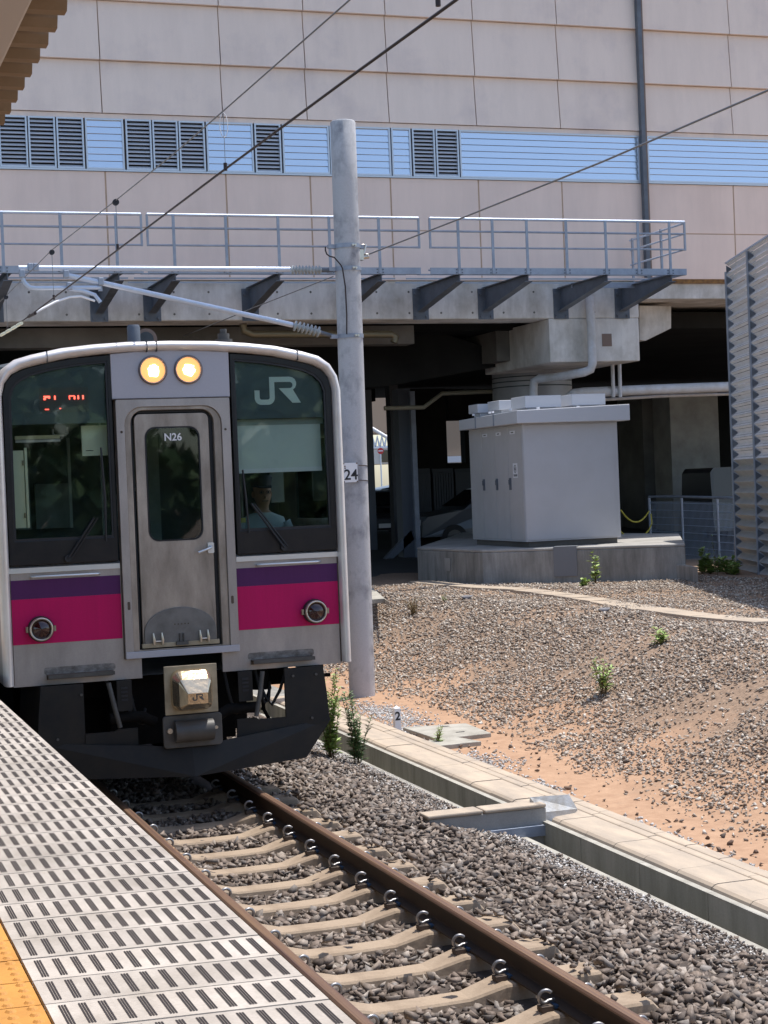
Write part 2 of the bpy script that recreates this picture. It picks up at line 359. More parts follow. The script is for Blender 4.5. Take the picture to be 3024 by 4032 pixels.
# ------------------------------------------------------------------ stones (uncountable)
def hulls(n, npt, flat=.7):
    out = []
    for i in range(n):
        bm = bmesh.new()
        for k in range(npt):
            v = RS.normal(size=3); v /= np.linalg.norm(v); v *= .8+.45*RS.rand(); bm.verts.new((v[0], v[1]*.8, v[2]*flat))
        bmesh.ops.convex_hull(bm, input=bm.verts)
        for v in [v for v in bm.verts if not v.link_faces]: bm.verts.remove(v)
        bm.verts.index_update()
        out.append((np.array([v.co[:] for v in bm.verts]), np.array([[v.index for v in f.verts] for f in bm.faces]))); bm.free()
    return out
def scatter(name, P, size, m, label, cat, variants, tilt=1.0):
    """merge one angular stone at every point of P"""
    V = []; F = []; off = 0; which = RS.randint(len(variants), size=len(P))
    for h, (hv, hf) in enumerate(variants):
        idx = np.where(which == h)[0]; k = len(idx)
        if not k: continue
        a = RS.rand(k)*6.283; b = (RS.rand(k)-.5)*tilt*1.6; c = (RS.rand(k)-.5)*tilt*1.6
        ca, sa, cb, sb, cc, sc = np.cos(a), np.sin(a), np.cos(b), np.sin(b), np.cos(c), np.sin(c)
        Rz = np.zeros((k,3,3)); Rz[:,0,0]=ca; Rz[:,0,1]=-sa; Rz[:,1,0]=sa; Rz[:,1,1]=ca; Rz[:,2,2]=1
        Rx = np.zeros((k,3,3)); Rx[:,0,0]=1; Rx[:,1,1]=cb; Rx[:,1,2]=-sb; Rx[:,2,1]=sb; Rx[:,2,2]=cb
        Ry = np.zeros((k,3,3)); Ry[:,1,1]=1; Ry[:,0,0]=cc; Ry[:,0,2]=sc; Ry[:,2,0]=-sc; Ry[:,2,2]=cc
        MM = (Ry@Rx@Rz)*size[idx][:, None, None]
        vv = np.einsum('kij,nj->kni', MM, hv)+P[idx][:, None, :]
        V.append(vv.reshape(-1, 3)); F.append((hf[None]+(off+np.arange(k)*len(hv))[:, None, None]).reshape(-1, 3)); off += k*len(hv)
    V = np.concatenate(V); F = np.concatenate(F)
    me = bpy.data.meshes.new(name); me.vertices.add(len(V)); me.vertices.foreach_set('co', V.ravel())
    me.loops.add(F.size); me.loops.foreach_set('vertex_index', F.ravel().astype(np.int32))
    me.polygons.add(len(F)); me.polygons.foreach_set('loop_start', np.arange(0, F.size, 3, dtype=np.int32))
    me.update(calc_edges=True); me.materials.append(m)
    o = bpy.data.objects.new(name, me); lk(o); return tag(o, label, cat, kind='stuff')
HV = hulls(26, 7, .62); HV2 = hulls(18, 7, .55)
SLP = [12.93+.5787*k-.5787*16 for k in range(0, 20)]       # sleeper centre lines
SLP = [y for y in SLP if 5.4 < y < 15.4]
SLP.sort(reverse=True)
def jgrid(x0, x1, y0, y1, d):
    xs = np.arange(x0, x1, d); ys = np.arange(y0, y1, d); X, Y = np.meshgrid(xs, ys)
    P = np.stack([X.ravel(), Y.ravel()], 1); return P+(RS.rand(*P.shape)-.5)*d*1.1
def ballast():
    P = jgrid(-1.45, 2.46, 4.6, 20.5, .043); n = len(P)
    x, y = P[:, 0], P[:, 1]
    on = np.zeros(n, bool)
    for s in SLP: on |= (np.abs(y-s) < .125) & (x > -1.06) & (x < 1.06)
    rail = (np.abs(np.abs(x)-.5665) < .10)
    lid = x > 2.41+.0165*(y-9.5)
    keep = (~on & ~rail & ~lid) | (on & (RS.rand(n) < np.where(x > .86, .30, .012)) & ~rail)
    keep &= (x < 1.9) | (RS.rand(n) < 1.1-(x-1.9)*.9)
    P = P[keep]; on = on[keep]; x, y = P[:, 0], P[:, 1]
    base_ = np.array([gz(a, b) for a, b in P]); size = .022+.032*RS.rand(len(P))**1.3
    size *= np.where(x > 1.8, 1-.45*np.clip((x-1.8)/.5, 0, 1), 1)
    hump = .014*np.sin(x*5+y*3)*np.sin(y*2.1)
    z = base_ + .008 + .034*(RS.rand(len(P))-.4) + hump
    z = np.where(on, -.155+size*.6, z)
    m = stones_mat('ballast_stone', [(.085, .065, .053), (.20, .155, .125), (.28, .225, .185), (.15, .115, .093), (.36, .31, .265), (.24, .19, .155), (.10, .08, .068), (.27, .24, .215)])
    scatter('ballast', np.column_stack([P, z]), size, m, 'brown angular crushed stone ballast bedding the railway track', 'ballast', HV)
    # small pale chippings along the ditch kerb
    P = jgrid(1.75, 2.60, 6, 20.5, .030); k = P[:, 0] < 2.425+.0165*(P[:, 1]-9.5)
    P = P[k & (RS.rand(len(P)) < np.clip((P[:, 0]-1.7)*1.6, 0, 1))]
    z = np.array([gz(a, b) for a, b in P])+.012
    m = stones_mat('pale_chips', [(.35, .32, .29), (.50, .48, .45), (.22, .18, .15), (.6, .58, .56), (.4, .33, .27)])
    scatter('chippings', np.column_stack([P, z]), .008+.011*RS.rand(len(P)), m, 'pale small stone chippings strewn along the drain kerb', 'gravel', HV2)
ballast()
def slope_stones():
    P1 = jgrid(3.5, 13.5, 8.5, 30.3, .037); x, y = P1[:, 0], P1[:, 1]
    a = np.array([interp(t, TOE) for t in y]); b = np.array([interp(t, CRE) for t in y])
    t = (x-a)/(b-a)
    n1 = np.sin(x*2.3+y*1.1)+np.sin(x*1.1-y*1.9+2)+.6*np.sin(x*5+y*3.3)
    dens = np.clip((t+.06)*7, .02, 1)*np.where(n1 < -.75, .45, 1.)
    dens *= np.where(y < 17.5, np.clip(.78+.22*n1+(y-13)*.08, .5, 1), 1)
    dens *= np.where(t > 1.15, .8, 1)
    keep = (RS.rand(len(x)) < dens) & (x < b+5.3) & (x > 3.5+.0165*(y-9.5))
    # nothing under the slab, the plinth or the pole
    P = P1[keep]; z = np.array([gz(u, v) for u, v in P]); t = t[keep]
    size = .011+.027*RS.rand(len(P))**2.0; size = np.where(t > 1.05, size*.8, size)
    size *= 1+(P[:, 1]-15).clip(0)*.012
    m = stones_mat('slope_gravel', [(.15, .12, .098), (.36, .295, .235), (.48, .42, .355), (.25, .20, .16), (.62, .57, .50), (.42, .33, .255), (.20, .16, .13), (.54, .47, .39)])
    scatter('slope_gravel', np.column_stack([P, z+size*.35]), size, m, 'loose mixed grey and brown gravel covering the orange embankment slope', 'gravel', HV2)
slope_stones()
def pale_patches():
    P = []
    for (px, py, rx, ry, n) in ((1015, 1650, .38, .7, 900), (840, 1545, .35, 1.3, 1300), (890, 1580, .25, .7, 500), (1420, 1800, .12, 1.2, 350), (1640, 1895, .15, .8, 250), (1180, 1700, .12, .7, 160)):
        c = hit(px, py)
        for _ in range(n): P.append((c.x+RS.normal()*rx*.5, c.y+RS.normal()*ry*.5))
    P = np.array(P); P = P[P[:, 0] > 3.34+.0165*(P[:, 1]-9.5)]; z = np.array([gz(a, b) for a, b in P])+.006
    m = stones_mat('pale_gravel', [(.36, .35, .34), (.55, .54, .53), (.26, .24, .23), (.64, .63, .62), (.42, .39, .36)])
    scatter('pale_gravel', np.column_stack([P, z]), .010+.016*RS.rand(len(P)), m, 'patches of pale grey gravel on the orange soil beside the trough', 'gravel', HV2)
    P = []
    for _ in range(90): y = RS.uniform(8, 19); P.append((RS.uniform(3.45, interp(y, TOE)), y))
    P = np.array(P); z = np.array([gz(a, b) for a, b in P])+.012
    scatter('loose_stones', np.column_stack([P, z]), .018+.026*RS.rand(len(P)), stones_mat('dark_stone', [(.12, .075, .055), (.22, .15, .11), (.09, .07, .06), (.3, .24, .2)]), 'few dark loose stones lying on the bare orange soil', 'stones', HV2)
pale_patches()
# ------------------------------------------------------------------ sleepers, rails
def sleeper(y, first):
    t = empty('sleeper', (0, y, -.16), 'pale tan concrete sleeper bedded across the track in brown ballast', 'sleeper', 'concrete sleepers under the rails')
    mb = MB(); secs = []
    for x in [-1.035, -.99, -.75, -.45, -.25, 0, .25, .45, .75, .99, 1.035]:
        ax = abs(x); zt = interp(ax, [(0, -.215), (.25, -.212), (.45, -.160), (1.1, -.160)]); hw = interp(ax, [(0, .085), (.3, .088), (.45, .11), (1.1, .112)])
        dz = .05 if ax > 1 else 0
        secs.append([(x, y-hw-.025, -.34), (x, y-hw, zt-.012-dz), (x, y-hw+.012, zt-dz), (x, y+hw-.012, zt-dz), (x, y+hw, zt-.012-dz), (x, y+hw+.025, -.34)])
    mb.smooth = False; mb.loft(secs); mb.build('concrete_block', SLEEP, t)
    for sx in (-1, 1):
        for side in (-1, 1):
            if sx == 1 and side == 1 or sx == -1 and side == -1:
                cx = sx*(.5665+.115)
            else: cx = sx*(.5665-.115)
            d = -side*sx if False else (1 if cx < sx*.5665 else -1)
            c = MB(); pts = []
            for k in range(13):
                a = R(-150+k*22); pts.append((cx-d*.005+.033*math.cos(a)*d*-1, y+.033*math.sin(a), -.105+.018*math.sin(R(k*15))))
            pts = [(cx+d*(.004+.034*math.cos(R(q))), y-.01+.0001*q, -.095+.034*math.sin(R(q))) for q in range(38, 316, 18)] + [(cx+d*.062, y+.03, -.122)]
            c.tube(pts, .0095, 8); c.build('rail_clip', CLIP, t)
            c = MB(); c.box((cx-.030, y-.03, -.162), (cx+.030, y+.035, -.135)); c.build('clip_seat', DIRT, t); c = MB(); c.box((min(cx+d*.04, cx+d*.062), y-.03, -.150), (max(cx+d*.04, cx+d*.062), y+.04, -.136)); c.build('clip_pad', CLIPB, t)
    return t
s0 = None
for i, y in enumerate(SLP):
    o_ = sleeper(y, True) if s0 is None else copy_tree(s0, (0, y, -.16), None)
    if s0 is None: s0 = o_
    nth = ['first', 'second', 'third', 'fourth', 'fifth', 'sixth', 'seventh', 'eighth', 'ninth', 'tenth', 'eleventh', 'twelfth', 'thirteenth', 'fourteenth', 'fifteenth', 'sixteenth', 'seventeenth', 'eighteenth']
    kk = len([q for q in SLP if q > 13.4]); o_['label'] = ('tan concrete sleeper, %s in the open in front of the train' % nth[i-kk]) if i >= kk else ('shaded concrete sleeper under the train nose, %s back from the open track' % nth[kk-1-i])
def rail(x, label):
    prof = [(-.0625, -.153), (.0625, -.153), (.0625, -.143), (.014, -.126), (.009, -.115), (.009, -.045), (.031, -.034), (.0325, -.010), (.024, -.001), (-.024, -.001), (-.0325, -.010), (-.031, -.034), (-.009, -.045), (-.009, -.115), (-.014, -.126), (-.0625, -.143)]
    t = empty('rail', (x, 4, -.153), label, 'rail')
    mb = MB(); ys = [2, 60]
    mb.loft([[(x+a, y, z) for a, z in prof] for y in ys]); mb.build('rail_web_and_foot', RAILS, t)
    h = MB(); h.loft([[(x+a, y, z) for a, z in [(-.033, -.020), (-.0335, -.009), (-.025, .001), (-.010, .003), (.010, .003), (.025, .001), (.0335, -.009), (.033, -.020)]] for y in ys]); h.build('rail_head', RAILT, t)
rail(.5665, 'rusty steel rail nearer the drain with brown worn head')
rail(-.5665, 'rusty steel rail running close along the platform edge')
# ------------------------------------------------------------------ platform
def platform():
    mb = MB(); y0, y1 = -6, 46; xe = -1.663
    mb.mi = 0; mb.box((-9, y0, -.5), (xe-.03, y1, 1.085)); mb.box((xe-.0301, y0, .93), (xe-.004, y1, 1.085))
    p = .2435; k0 = -40
    def sk(x): return -.086*(x-xe)
    for k in range(-42, 165):
        ya = 4.605+p*k; yb = ya+p-.005
        if yb > 44: break
        mb.mi = 1
        zt = 1.1+RS.uniform(-.0006, .0006)
        def tile(xa, xb, m):
            mb.mi = m
            v = [(xa, ya+sk(xa), 1.09), (xb, ya+sk(xb), 1.09), (xb, yb+sk(xb), 1.09), (xa, yb+sk(xa), 1.09)]
            v2 = [(a+(.002 if i in (0, 3) else -.002), b+(.002 if i < 2 else -.002), zt) for i, (a, b, c) in enumerate(v)]
            mb.add(v+v2, [(4,5,6,7),(0,1,5,4),(1,2,6,5),(2,3,7,6),(3,0,4,7)])
        tile(-2.377, xe, 1); tile(-2.677, -2.382, 2)
        for q in range(6): tile(-2.682-.3*(q+1), -2.687-.3*q, 3)
        if -4 < k < 60:
            for s in range(13):
                xc = -2.335+.0527*s
                for u in (-.0075, 0, .0075):
                    mb.mi = 4; xa, xb = xc+u-.0026, xc+u+.0026
                    mb.quad((xa, ya+.027+sk(xa), zt+.0015), (xb, ya+.027+sk(xb), zt+.0015), (xb, ya+.213+sk(xb), zt+.0015), (xa, ya+.213+sk(xa), zt+.0015))
        if -4 < k < 14:
            mb.mi = 5
            for a in range(5):
                for b in range(4):
                    cx, cy = -2.412-.058*a, ya+.031+.0605*b+sk(-2.4)
                    n = 10; r0, r1 = .0165, .010
                    v = [(cx+r0*math.cos(6.283*i/n), cy+r0*math.sin(6.283*i/n), zt) for i in range(n)]+[(cx+r1*math.cos(6.283*i/n), cy+r1*math.sin(6.283*i/n), zt+.006) for i in range(n)]
                    mb.add(v, [(i, (i+1) % n, n+(i+1) % n, n+i) for i in range(n)]+[tuple(range(n, 2*n))])
    T1 = mat('platform_tile', (.49, .44, .395), .8, c2=(.33, .29, .25), sc=3.5, th=(.36, .74), fine=.09, island=.11, streak=.10, ssc=(9, 2.2, 1))
    T3 = mat('platform_paving', (.38, .36, .34), .85, c2=(.3, .28, .26), sc=3, island=.06)
    G = mat('tile_groove', (.030, .023, .025), .85)
    D_ = mat('yellow_dot', (.56, .26, .06), .7, fine=.05)
    mb.build('platform', [CONCW, T1, YEL, T3, G, D_], kind='structure', fixn=False)
platform()
# ------------------------------------------------------------------ drain, cable trough
def strip(mb, xa, xb, z0, z1, y0, y1, n=1, gap=.004):
    for i in range(n):
        a = y0+(y1-y0)*i/n+gap/2; b = y0+(y1-y0)*(i+1)/n-gap/2
        v = [(xa+skx(a), a, z0), (xb+skx(a), a, z0), (xb+skx(b), b, z0), (xa+skx(b), b, z0)]
        mb.add(v+[(p[0], p[1], z1) for p in v], [(0,3,2,1),(4,5,6,7),(0,1,5,4),(1,2,6,5),(2,3,7,6),(3,0,4,7)])
dr = empty('drain_channel', (2.55, 12, -1), 'open concrete drain channel running beside the ballast', 'drain')
mb = MB(); strip(mb, 2.435, 2.487, -1.05, -.42, 4, 30, 26); mb.build('near_wall', CONCL, dr)
mb = MB(); strip(mb, 2.655, 2.705, -1.05, -.325, 4, 30, 26, .008)
mb.build('far_wall', CONCD, dr)
mb = MB(); strip(mb, 2.653, 2.707, -.325, -.318, 4, 30, 26, .004); mb.build('wall_cap', CONCL, dr)
mb = MB(); strip(mb, 2.492, 2.653, -1.05, -.98, 4, 30, 1); mb.build('channel_floor', DARKC, dr)
ct = MB(); strip(ct, 2.73, 3.32, -.7, -.375, 4, 30, 13); ct.build('cable_trough', CONCW, label='long concrete cable trough body under the tan lids', cat='cable trough')
def lidmesh(xa, xb, y0, y1, zt, h, rnd):
    mb = MB(); secs = []
    for y in (y0+.004, y1-.004):
        k = skx(y)
        if rnd: pr = [(xa+k, zt-h), (xa+k, zt-.045), (xa+.012+k, zt-.020), (xa+.035+k, zt-.004), (xa+.06+k, zt), (xb-.01+k, zt), (xb+k, zt-.01), (xb+k, zt-h)]
        else: pr = [(xa+k, zt-h), (xa+k, zt-.02), (xa+.015+k, zt-.003), (xa+.03+k, zt), (xb-.015+k, zt), (xb+k, zt-.012), (xb+k, zt-h)]
        secs.append([(a, y, z) for a, z in pr])
    mb.loft(secs); return mb
ORD = 'first second third fourth fifth sixth seventh eighth ninth tenth eleventh twelfth thirteenth fourteenth fifteenth sixteenth seventeenth eighteenth nineteenth twentieth'.split()
def ordn(k): return ORD[k] if k < 20 else 'twenty '+ORD[k-20] if k < 29 else ORD[k-29]+' after the thirtieth'
def lids():
    L_ = .5; y = 6.12
    def where(yy): k = int(round(abs(yy-12.62)/.5)); return ('%s nearer than the cover plate' % ordn(k-1)) if yy < 12.5 else ('%s beyond the cover plate' % ordn(k))
    while y < 22:
        if True:
            o = lidmesh(2.745, 3.075, y, y+L_, -.30+RS.uniform(-.004, .004), .075, True).build('trough_lid', LID, label='wide tan cable trough lid, '+where(y), cat='trough lid', group='wide lids of the cable trough')
        lidmesh(3.085, 3.185, y+.1, y+L_+.1, -.305+RS.uniform(-.003, .003), .07, False).build('side_block', LID, label='narrow tan block in the inner row, '+where(y), cat='concrete block', group='inner row of narrow blocks beside the cable trough')
        lidmesh(3.192, 3.315, y+.2, y+L_+.2, -.31+RS.uniform(-.003, .003), .07, False).build('side_block', LID, label='narrow tan outer block by the soil, '+where(y), cat='concrete block', group='outer row of narrow blocks beside the soil')
        y += L_
lids()
# concrete duct crossing the drain and its steel plate
cx = empty('crossing_duct', (2.2, 12.85, -.4), 'short concrete duct bridging the drain towards the track', 'duct')
mb = MB(); mb.box((1.72, 12.72, -.62), (2.74, 12.88, -.205)); mb.build('duct_body', CONC, cx, bevel=.01)
mb = MB(); mb.box((1.70, 12.70, -.203), (2.18, 12.90, -.172)); mb.box((2.19, 12.70, -.203), (2.735, 12.90, -.172)); mb.build('duct_lid', LID, cx, bevel=.012)
mb = MB(); mb.box((2.15, 12.68, -.43), (2.72, 12.715, -.34)); mb.build('steel_angle', GALV, cx, bevel=.004)
mb = MB(); mb.xz([(2.74, -.16), (2.76, -.135), (2.79, -.13), (3.08, -.275), (3.08, -.288), (2.79, -.145)], 12.40, 12.98)
o = MB(); o.v = mb.v; o.f = mb.f; o.m = mb.m; o.sm = mb.sm
pr = [(2.735, -.150), (3.06, -.175), (3.12, -.30)]
sp = MB()
a0, a1 = at(1144, 1722, Z=-.13), at(1228.6, 1716, Z=-.15); a2, a3 = at(1247, 1747, Z=-.27), at(1172, 1755, Z=-.25)
dn = Vector((0, 0, .05)); sp.add([a0, a1, a2, a3, a0-dn, a1-dn, a2-dn*.4, a3-dn*3], [(0,1,2,3),(0,4,5,1),(1,5,6,2),(2,6,7,3),(3,7,4,0),(4,7,6,5)])
spo = sp.build('cover_plate', CHK, label='raised silver checker plate cover on the cable trough', cat='cover plate')
nt_ = CHK.node_tree
ck = nt_.nodes.new('ShaderNodeTexChecker'); ck.inputs['Scale'].default_value = 38; bp = nt_.nodes.new('ShaderNodeBump'); bp.inputs['Strength'].default_value = .5; bp.inputs['Distance'].default_value = .004
tc_ = nt_.nodes.new('ShaderNodeTexCoord'); nt_.links.new(tc_.outputs['Object'], ck.inputs[0]); nt_.links.new(ck.outputs[1], bp.inputs['Height']); nt_.links.new(bp.outputs[0], nt_.nodes['Principled BSDF'].inputs['Normal'])
# concrete slab, small white slab, number marker
q = [at(870, 1571, Z=-.345), at(945, 1596, Z=-.345), at(1061, 1583, Z=-.345), at(1007, 1562, Z=-.345)]
mb = MB(); mb.prism([(p.x, p.y) for p in q], lambda x, y: (x, y, -.45), lambda x, y: (x, y, -.345)); sb = mb.build('manhole_cover', CONCL, bevel=.008, label='large pale concrete pit cover with two slots on the orange soil', cat='pit cover')
cc = (q[0]+q[1]+q[2]+q[3])/4
for (sx, sy) in ((961, 1569), (994, 1581)):
    p = at(sx, sy, Z=-.343); m_ = MB(); m_.box((p.x-.05, p.y-.015, -.3445), (p.x+.05, p.y+.015, -.3415)); m_.build('lifting_slot', BLK, sb)
q = [at(902, 1606, Z=-.36), at(925, 1616, Z=-.36), at(1040, 1604, Z=-.36), at(985, 1594, Z=-.36)]
mb = MB(); mb.prism([(p.x, p.y) for p in q], lambda x, y: (x, y, -.45), lambda x, y: (x, y, -.345)); mb.build('concrete_slab', CONCL, bevel=.006, label='small low pale slab just in front of the pit cover', cat='slab')
b = at(858, 1571, Z=-.36); kp = empty('number_post', (b.x, b.y, -.4), 'short white marker post numbered 2 beside the pit cover', 'marker post')
mb = MB(); hw = .036; mb.box((b.x-hw, b.y-hw, -.5), (b.x+hw, b.y+hw, b.z+.225)); mb.add([(b.x-hw, b.y-hw, b.z+.225), (b.x+hw, b.y-hw, b.z+.225), (b.x+hw, b.y+hw, b.z+.225), (b.x-hw, b.y+hw, b.z+.225), (b.x, b.y, b.z+.255)], [(0,1,4),(1,2,4),(2,3,4),(3,0,4)]); mb.build('post', WHITE, kp)
MX = Matrix.Rotation(R(90), 4, 'X')
text('2', 'number', .135, Matrix.Translation((b.x, b.y-hw-.001, b.z+.13)) @ MX, BLK, kp, .001, .004)
# ------------------------------------------------------------------ train
FY = 13.69
T = empty('train', (0, 20, 0), 'stainless steel commuter train with pink and purple bands and two lit headlamps', 'train')
half = [(1.43, 1.0), (1.43, 1.5), (1.43, 2.2), (1.43, 2.9), (1.43, 3.28), (1.405, 3.40), (1.345, 3.50), (1.25, 3.568), (1.12, 3.605), (.88, 3.655), (.63, 3.682), (.35, 3.700), (0, 3.706)]
outer = half + [(-x, z) for x, z in half[-2::-1]]
ih = [(1.362, 1.0), (1.362, 1.5), (1.362, 2.2), (1.362, 2.9), (1.362, 3.28), (1.338, 3.385), (1.282, 3.455), (1.192, 3.500), (1.08, 3.528), (.85, 3.575), (.62, 3.602), (.34, 3.622), (0, 3.63)]
inner = ih + [(-x, z) for x, z in ih[-2::-1]]
mb = MB(); mb.smooth = True
ysb = (FY+.09, 14.0, 15.1, 26, 33.4); no_ = len(outer)
mb.add([(x, y, z) for y in ysb for x, z in outer], [(i*no_+k, i*no_+k+1, (i+1)*no_+k+1, (i+1)*no_+k) for i in range(4) for k in range(no_-1) if not (i == 1 and k in (2, no_-4))])
mb.smooth = False; mb.quad((-1.43, FY+.09, 1.0), (1.43, FY+.09, 1.0), (1.43, 33.4, 1.0), (-1.43, 33.4, 1.0))
mb.add([(x, 33.4, z) for x, z in outer], [tuple(range(len(outer)))])
mb.build('body', STEEL, T)
for s in (-1, 1): mb = MB(); mb.box((min(s*1.42, s*1.425), 14.0, 2.2), (max(s*1.42, s*1.425), 15.1, 2.9)); mb.build('side_window', GLASS, T)
mb = MB(); mb.smooth = True
def lerp(a): return [(o[0]+(i[0]-o[0])*a, o[1]+(i[1]-o[1])*a) for o, i in zip(outer, inner)]
mb.loft([[(x, y, z) for x, z in lerp(a)] for a, y in ((-.06, FY+.10), (-.06, FY+.02), (.04, FY-.025), (.25, FY-.05), (.55, FY-.055), (.85, FY-.035), (1, FY+.0), (1, FY+.06))], cap=False, closed=False)
mb.build('front_frame', BRIGHT, T)
# bright seams in the frame are thin dark joints
for sx in (-1.0, 1.06, -.2, -.12):
    zz = interp(abs(sx), [(0, 3.706), (.35, 3.70), (.63, 3.682), (.88, 3.655), (1.12, 3.605)])
    mb = MB(); mb.box((sx-.002, FY-.057, zz-.085), (sx+.002, FY+.02, zz+.003)); mb.build('frame_joint', GREY2, T)
# backing wall of the face, steel lower panels
PY = FY+.03
for s in (-1, 1):
    def X(*p): return [(s*a, z) for a, z in p]
    mb = MB(); mb.xz(X((.475, 1.145), (1.36, 1.0), (1.36, 1.945), (.475, 1.945)) if False else X((.335, .985), (1.362, .985), (1.362, 1.885), (.475, 1.885), (.475, 1.145), (.335, 1.145)), PY, PY+.04); mb.build('lower_panel', STEEL, T)
    mb = MB(); mb.box((min(s*.482, s*1.362), PY-.014, 1.884), (max(s*.482, s*1.362), PY+.05, 1.925)); mb.add([(s*.482, PY-.014, 1.925), (s*1.362, PY-.014, 1.925), (s*1.362, PY+.02, 1.945), (s*.482, PY+.02, 1.945)], [(0,1,2,3)]); mb.build('window_sill', [SILL], T)
    mb = MB(); mb.xz(X((.482, 1.678), (1.354, 1.678), (1.354, 1.829), (.482, 1.829)), PY-.002, PY+.001); mb.build('purple_stripe', PURPLE, T)
    mb = MB(); mb.xz(X((.482, 1.318), (1.354, 1.318), (1.354, 1.6775), (.482, 1.6775)), PY-.002, PY+.001); mb.build('pink_stripe', PINK, T)
    # panel joints (dark gaps)
    mb = MB(); mb.box((min(s*.470, s*.478), PY-.003, 1.15), (max(s*.470, s*.478), PY+.002, 3.24)); mb.build('panel_joint', DIRT, T)
    mb = MB(); mb.box((min(s*1.352, s*1.364), PY-.004, 1.0), (max(s*1.352, s*1.364), PY-.001, 1.945)); mb.build('panel_joint', DIRT, T)
    # grab rail
    g = empty('grab', (0, 0, 0)); bpy.data.objects.remove(g)
    mb = MB(); xa, xb = (.655, 1.19); mb.tube([(s*xa, PY, 1.848), (s*xa, PY-.045, 1.850), (s*(xa+.03), PY-.055, 1.851), (s*(xb-.03), PY-.055, 1.852), (s*xb, PY-.045, 1.852), (s*xb, PY, 1.85)], .0095, 10); mb.build('handrail', SILL, T)
    # step
    mb = MB(); x0, x1 = (.573, 1.10); mb.box((min(s*x0, s*x1), PY-.10, 1.060), (max(s*x0, s*x1), PY, 1.068)); mb.box((min(s*x0, s*x1), PY-.012, 1.028), (max(s*x0, s*x1), PY, 1.058)); mb.build('foot_step', [DIRT], T)
    mb = MB(); mb.box((min(s*x0, s*x1), PY-.101, 1.040), (max(s*x0, s*x1), PY-.095, 1.0685)); mb.build('step_edge', GREY2, T)
    mb = MB(); mb.xz(rrect(min(s*.55, s*1.12), 1.068, max(s*.55, s*1.12), 1.125, .02), PY-.0012, PY+.001); mb.build('grime_film', GRIME, T)
    # tail lamp
    tl = MB(); cxx, cz = s*1.135, 1.437
    tl.tube([(cxx, PY-.002, cz), (cxx, PY-.05, cz)], .102, 32); t_o = tl.build('tail_lamp', RUBBER, T)
    tl = MB(); n = 32; tl.smooth = True
    tl.loft([[(cxx+r_*math.cos(6.283*k/n), y, cz+r_*math.sin(6.283*k/n)) for k in range(n)] for r_, y in ((.094, PY-.045), (.094, PY-.075), (.088, PY-.085), (.080, PY-.082), (.074, PY-.065))], cap=False); r_o = tl.build('lamp_ring', CHROME, t_o)
    for qx in (-1, 1): l_ = MB(); l_.box((cxx+qx*.105-.012, PY-.05, cz-.022), (cxx+qx*.105+.012, PY-.02, cz+.022)); l_.build('lamp_lug', COUPB, t_o)
    tl = MB(); tl.smooth = True; tl.loft([[(cxx+r_*math.cos(6.283*k/n), y, cz+r_*math.sin(6.283*k/n)) for k in range(n)] for r_, y in ((.075, PY-.062), (.06, PY-.080), (.035, PY-.092), (.006, PY-.096))]); tl.build('lamp_lens', TAILL, t_o)
# centre panel with headlamps
mb = MB(); mb.xz([(-.492, 3.245), (.480, 3.245), (.482, 3.612), (.3, 3.622), (0, 3.632), (-.3, 3.622), (-.494, 3.606)], FY-.005, FY+.08); mb.build('headlamp_panel', HEADP, T, bevel=.004)
mb = MB(); mb.box((-.492, FY-.012, 3.238), (.480, FY+.0, 3.2455)); mb.build('panel_joint', DIRT, T)
for hx in (-.153, .140):
    n = 36; hz = 3.472; y0 = FY-.006
    def circ(r_, y, k0=n): return [(hx+r_*math.cos(6.283*k/n), y, hz+r_*math.sin(6.283*k/n)) for k in range(n)]
    h = MB(); h.smooth = True; h.loft([circ(.118, y0+.004), circ(.118, y0-.014), circ(.110, y0-.024), circ(.100, y0-.018), circ(.098, y0+.0)], cap=False); ho = h.build('headlamp', HLR, T)
    h = MB(); h.smooth = True; h.loft([circ(.099, y0-.004), circ(.085, y0-.005), circ(.055, y0-.0052)]); h.build('reflector', BULB, ho)
    h = MB(); pts = []
    for k in range(20):
        a = 6.283*k/20; r_ = .046*(.86+.34*random.random()); pts.append((hx+.004+r_*math.cos(a), hz-.004+r_*1.08*math.sin(a)))
    h.prism(pts, lambda x, z: (x, y0-.007, z), lambda x, z: (x, y0-.010, z)); h.build('bulb', BULBC, ho)
# gangway: flange, recess, door
def rr(x0, z0, x1, z1, rt_, rb=.004): return rrect(x0, z0, x1, z1, [rb, rb, rt_, rt_], 6)
O0 = rr(-.468, 1.152, .472, 3.238, .012); O1 = rr(-.402, 1.205, .400, 3.178, .15); O2 = rr(-.350, 1.215, .335, 3.150, .105); O3 = rr(-.328, 1.218, .305, 3.130, .055)
mb = MB(); ringplate(mb, O0, O1, FY-.012, FY+.10); mb.build('gangway_flange', STEEL, T, bevel=.003)
mb = MB(); ringplate(mb, O1, O2, FY+.004, FY+.10); mb.build('gangway_recess', STEELD, T, bevel=.006)
mb = MB(); ringplate(mb, O2, O3, FY+.050, FY+.10); mb.build('door_seal', RUBBER, T)
mb = MB(); mb.box((-.468, FY-.022, 1.150), (.472, FY-.010, 1.204)); mb.build('door_threshold', HEADP, T, bevel=.003)
for s_x in (-.428, .429):
    h = MB(); h.xz(rrect(s_x-.011, 1.545, s_x+.011, 1.610, .008), FY-.0135, FY-.011); h.build('slot_hole', DIRT, T)
    h = MB(); h.xz(rrect(s_x-.010, 2.968, s_x+.010, 2.988, .009), FY-.0135, FY-.011); h.build('bolt_hole', DIRT, T)
D0 = rr(-.318, 1.225, .296, 3.120, .05)
W0 = rrect(-.235, 2.085, .217, 3.012, .085, 6); W1 = rrect(-.225, 2.095, .207, 3.002, .078, 6)
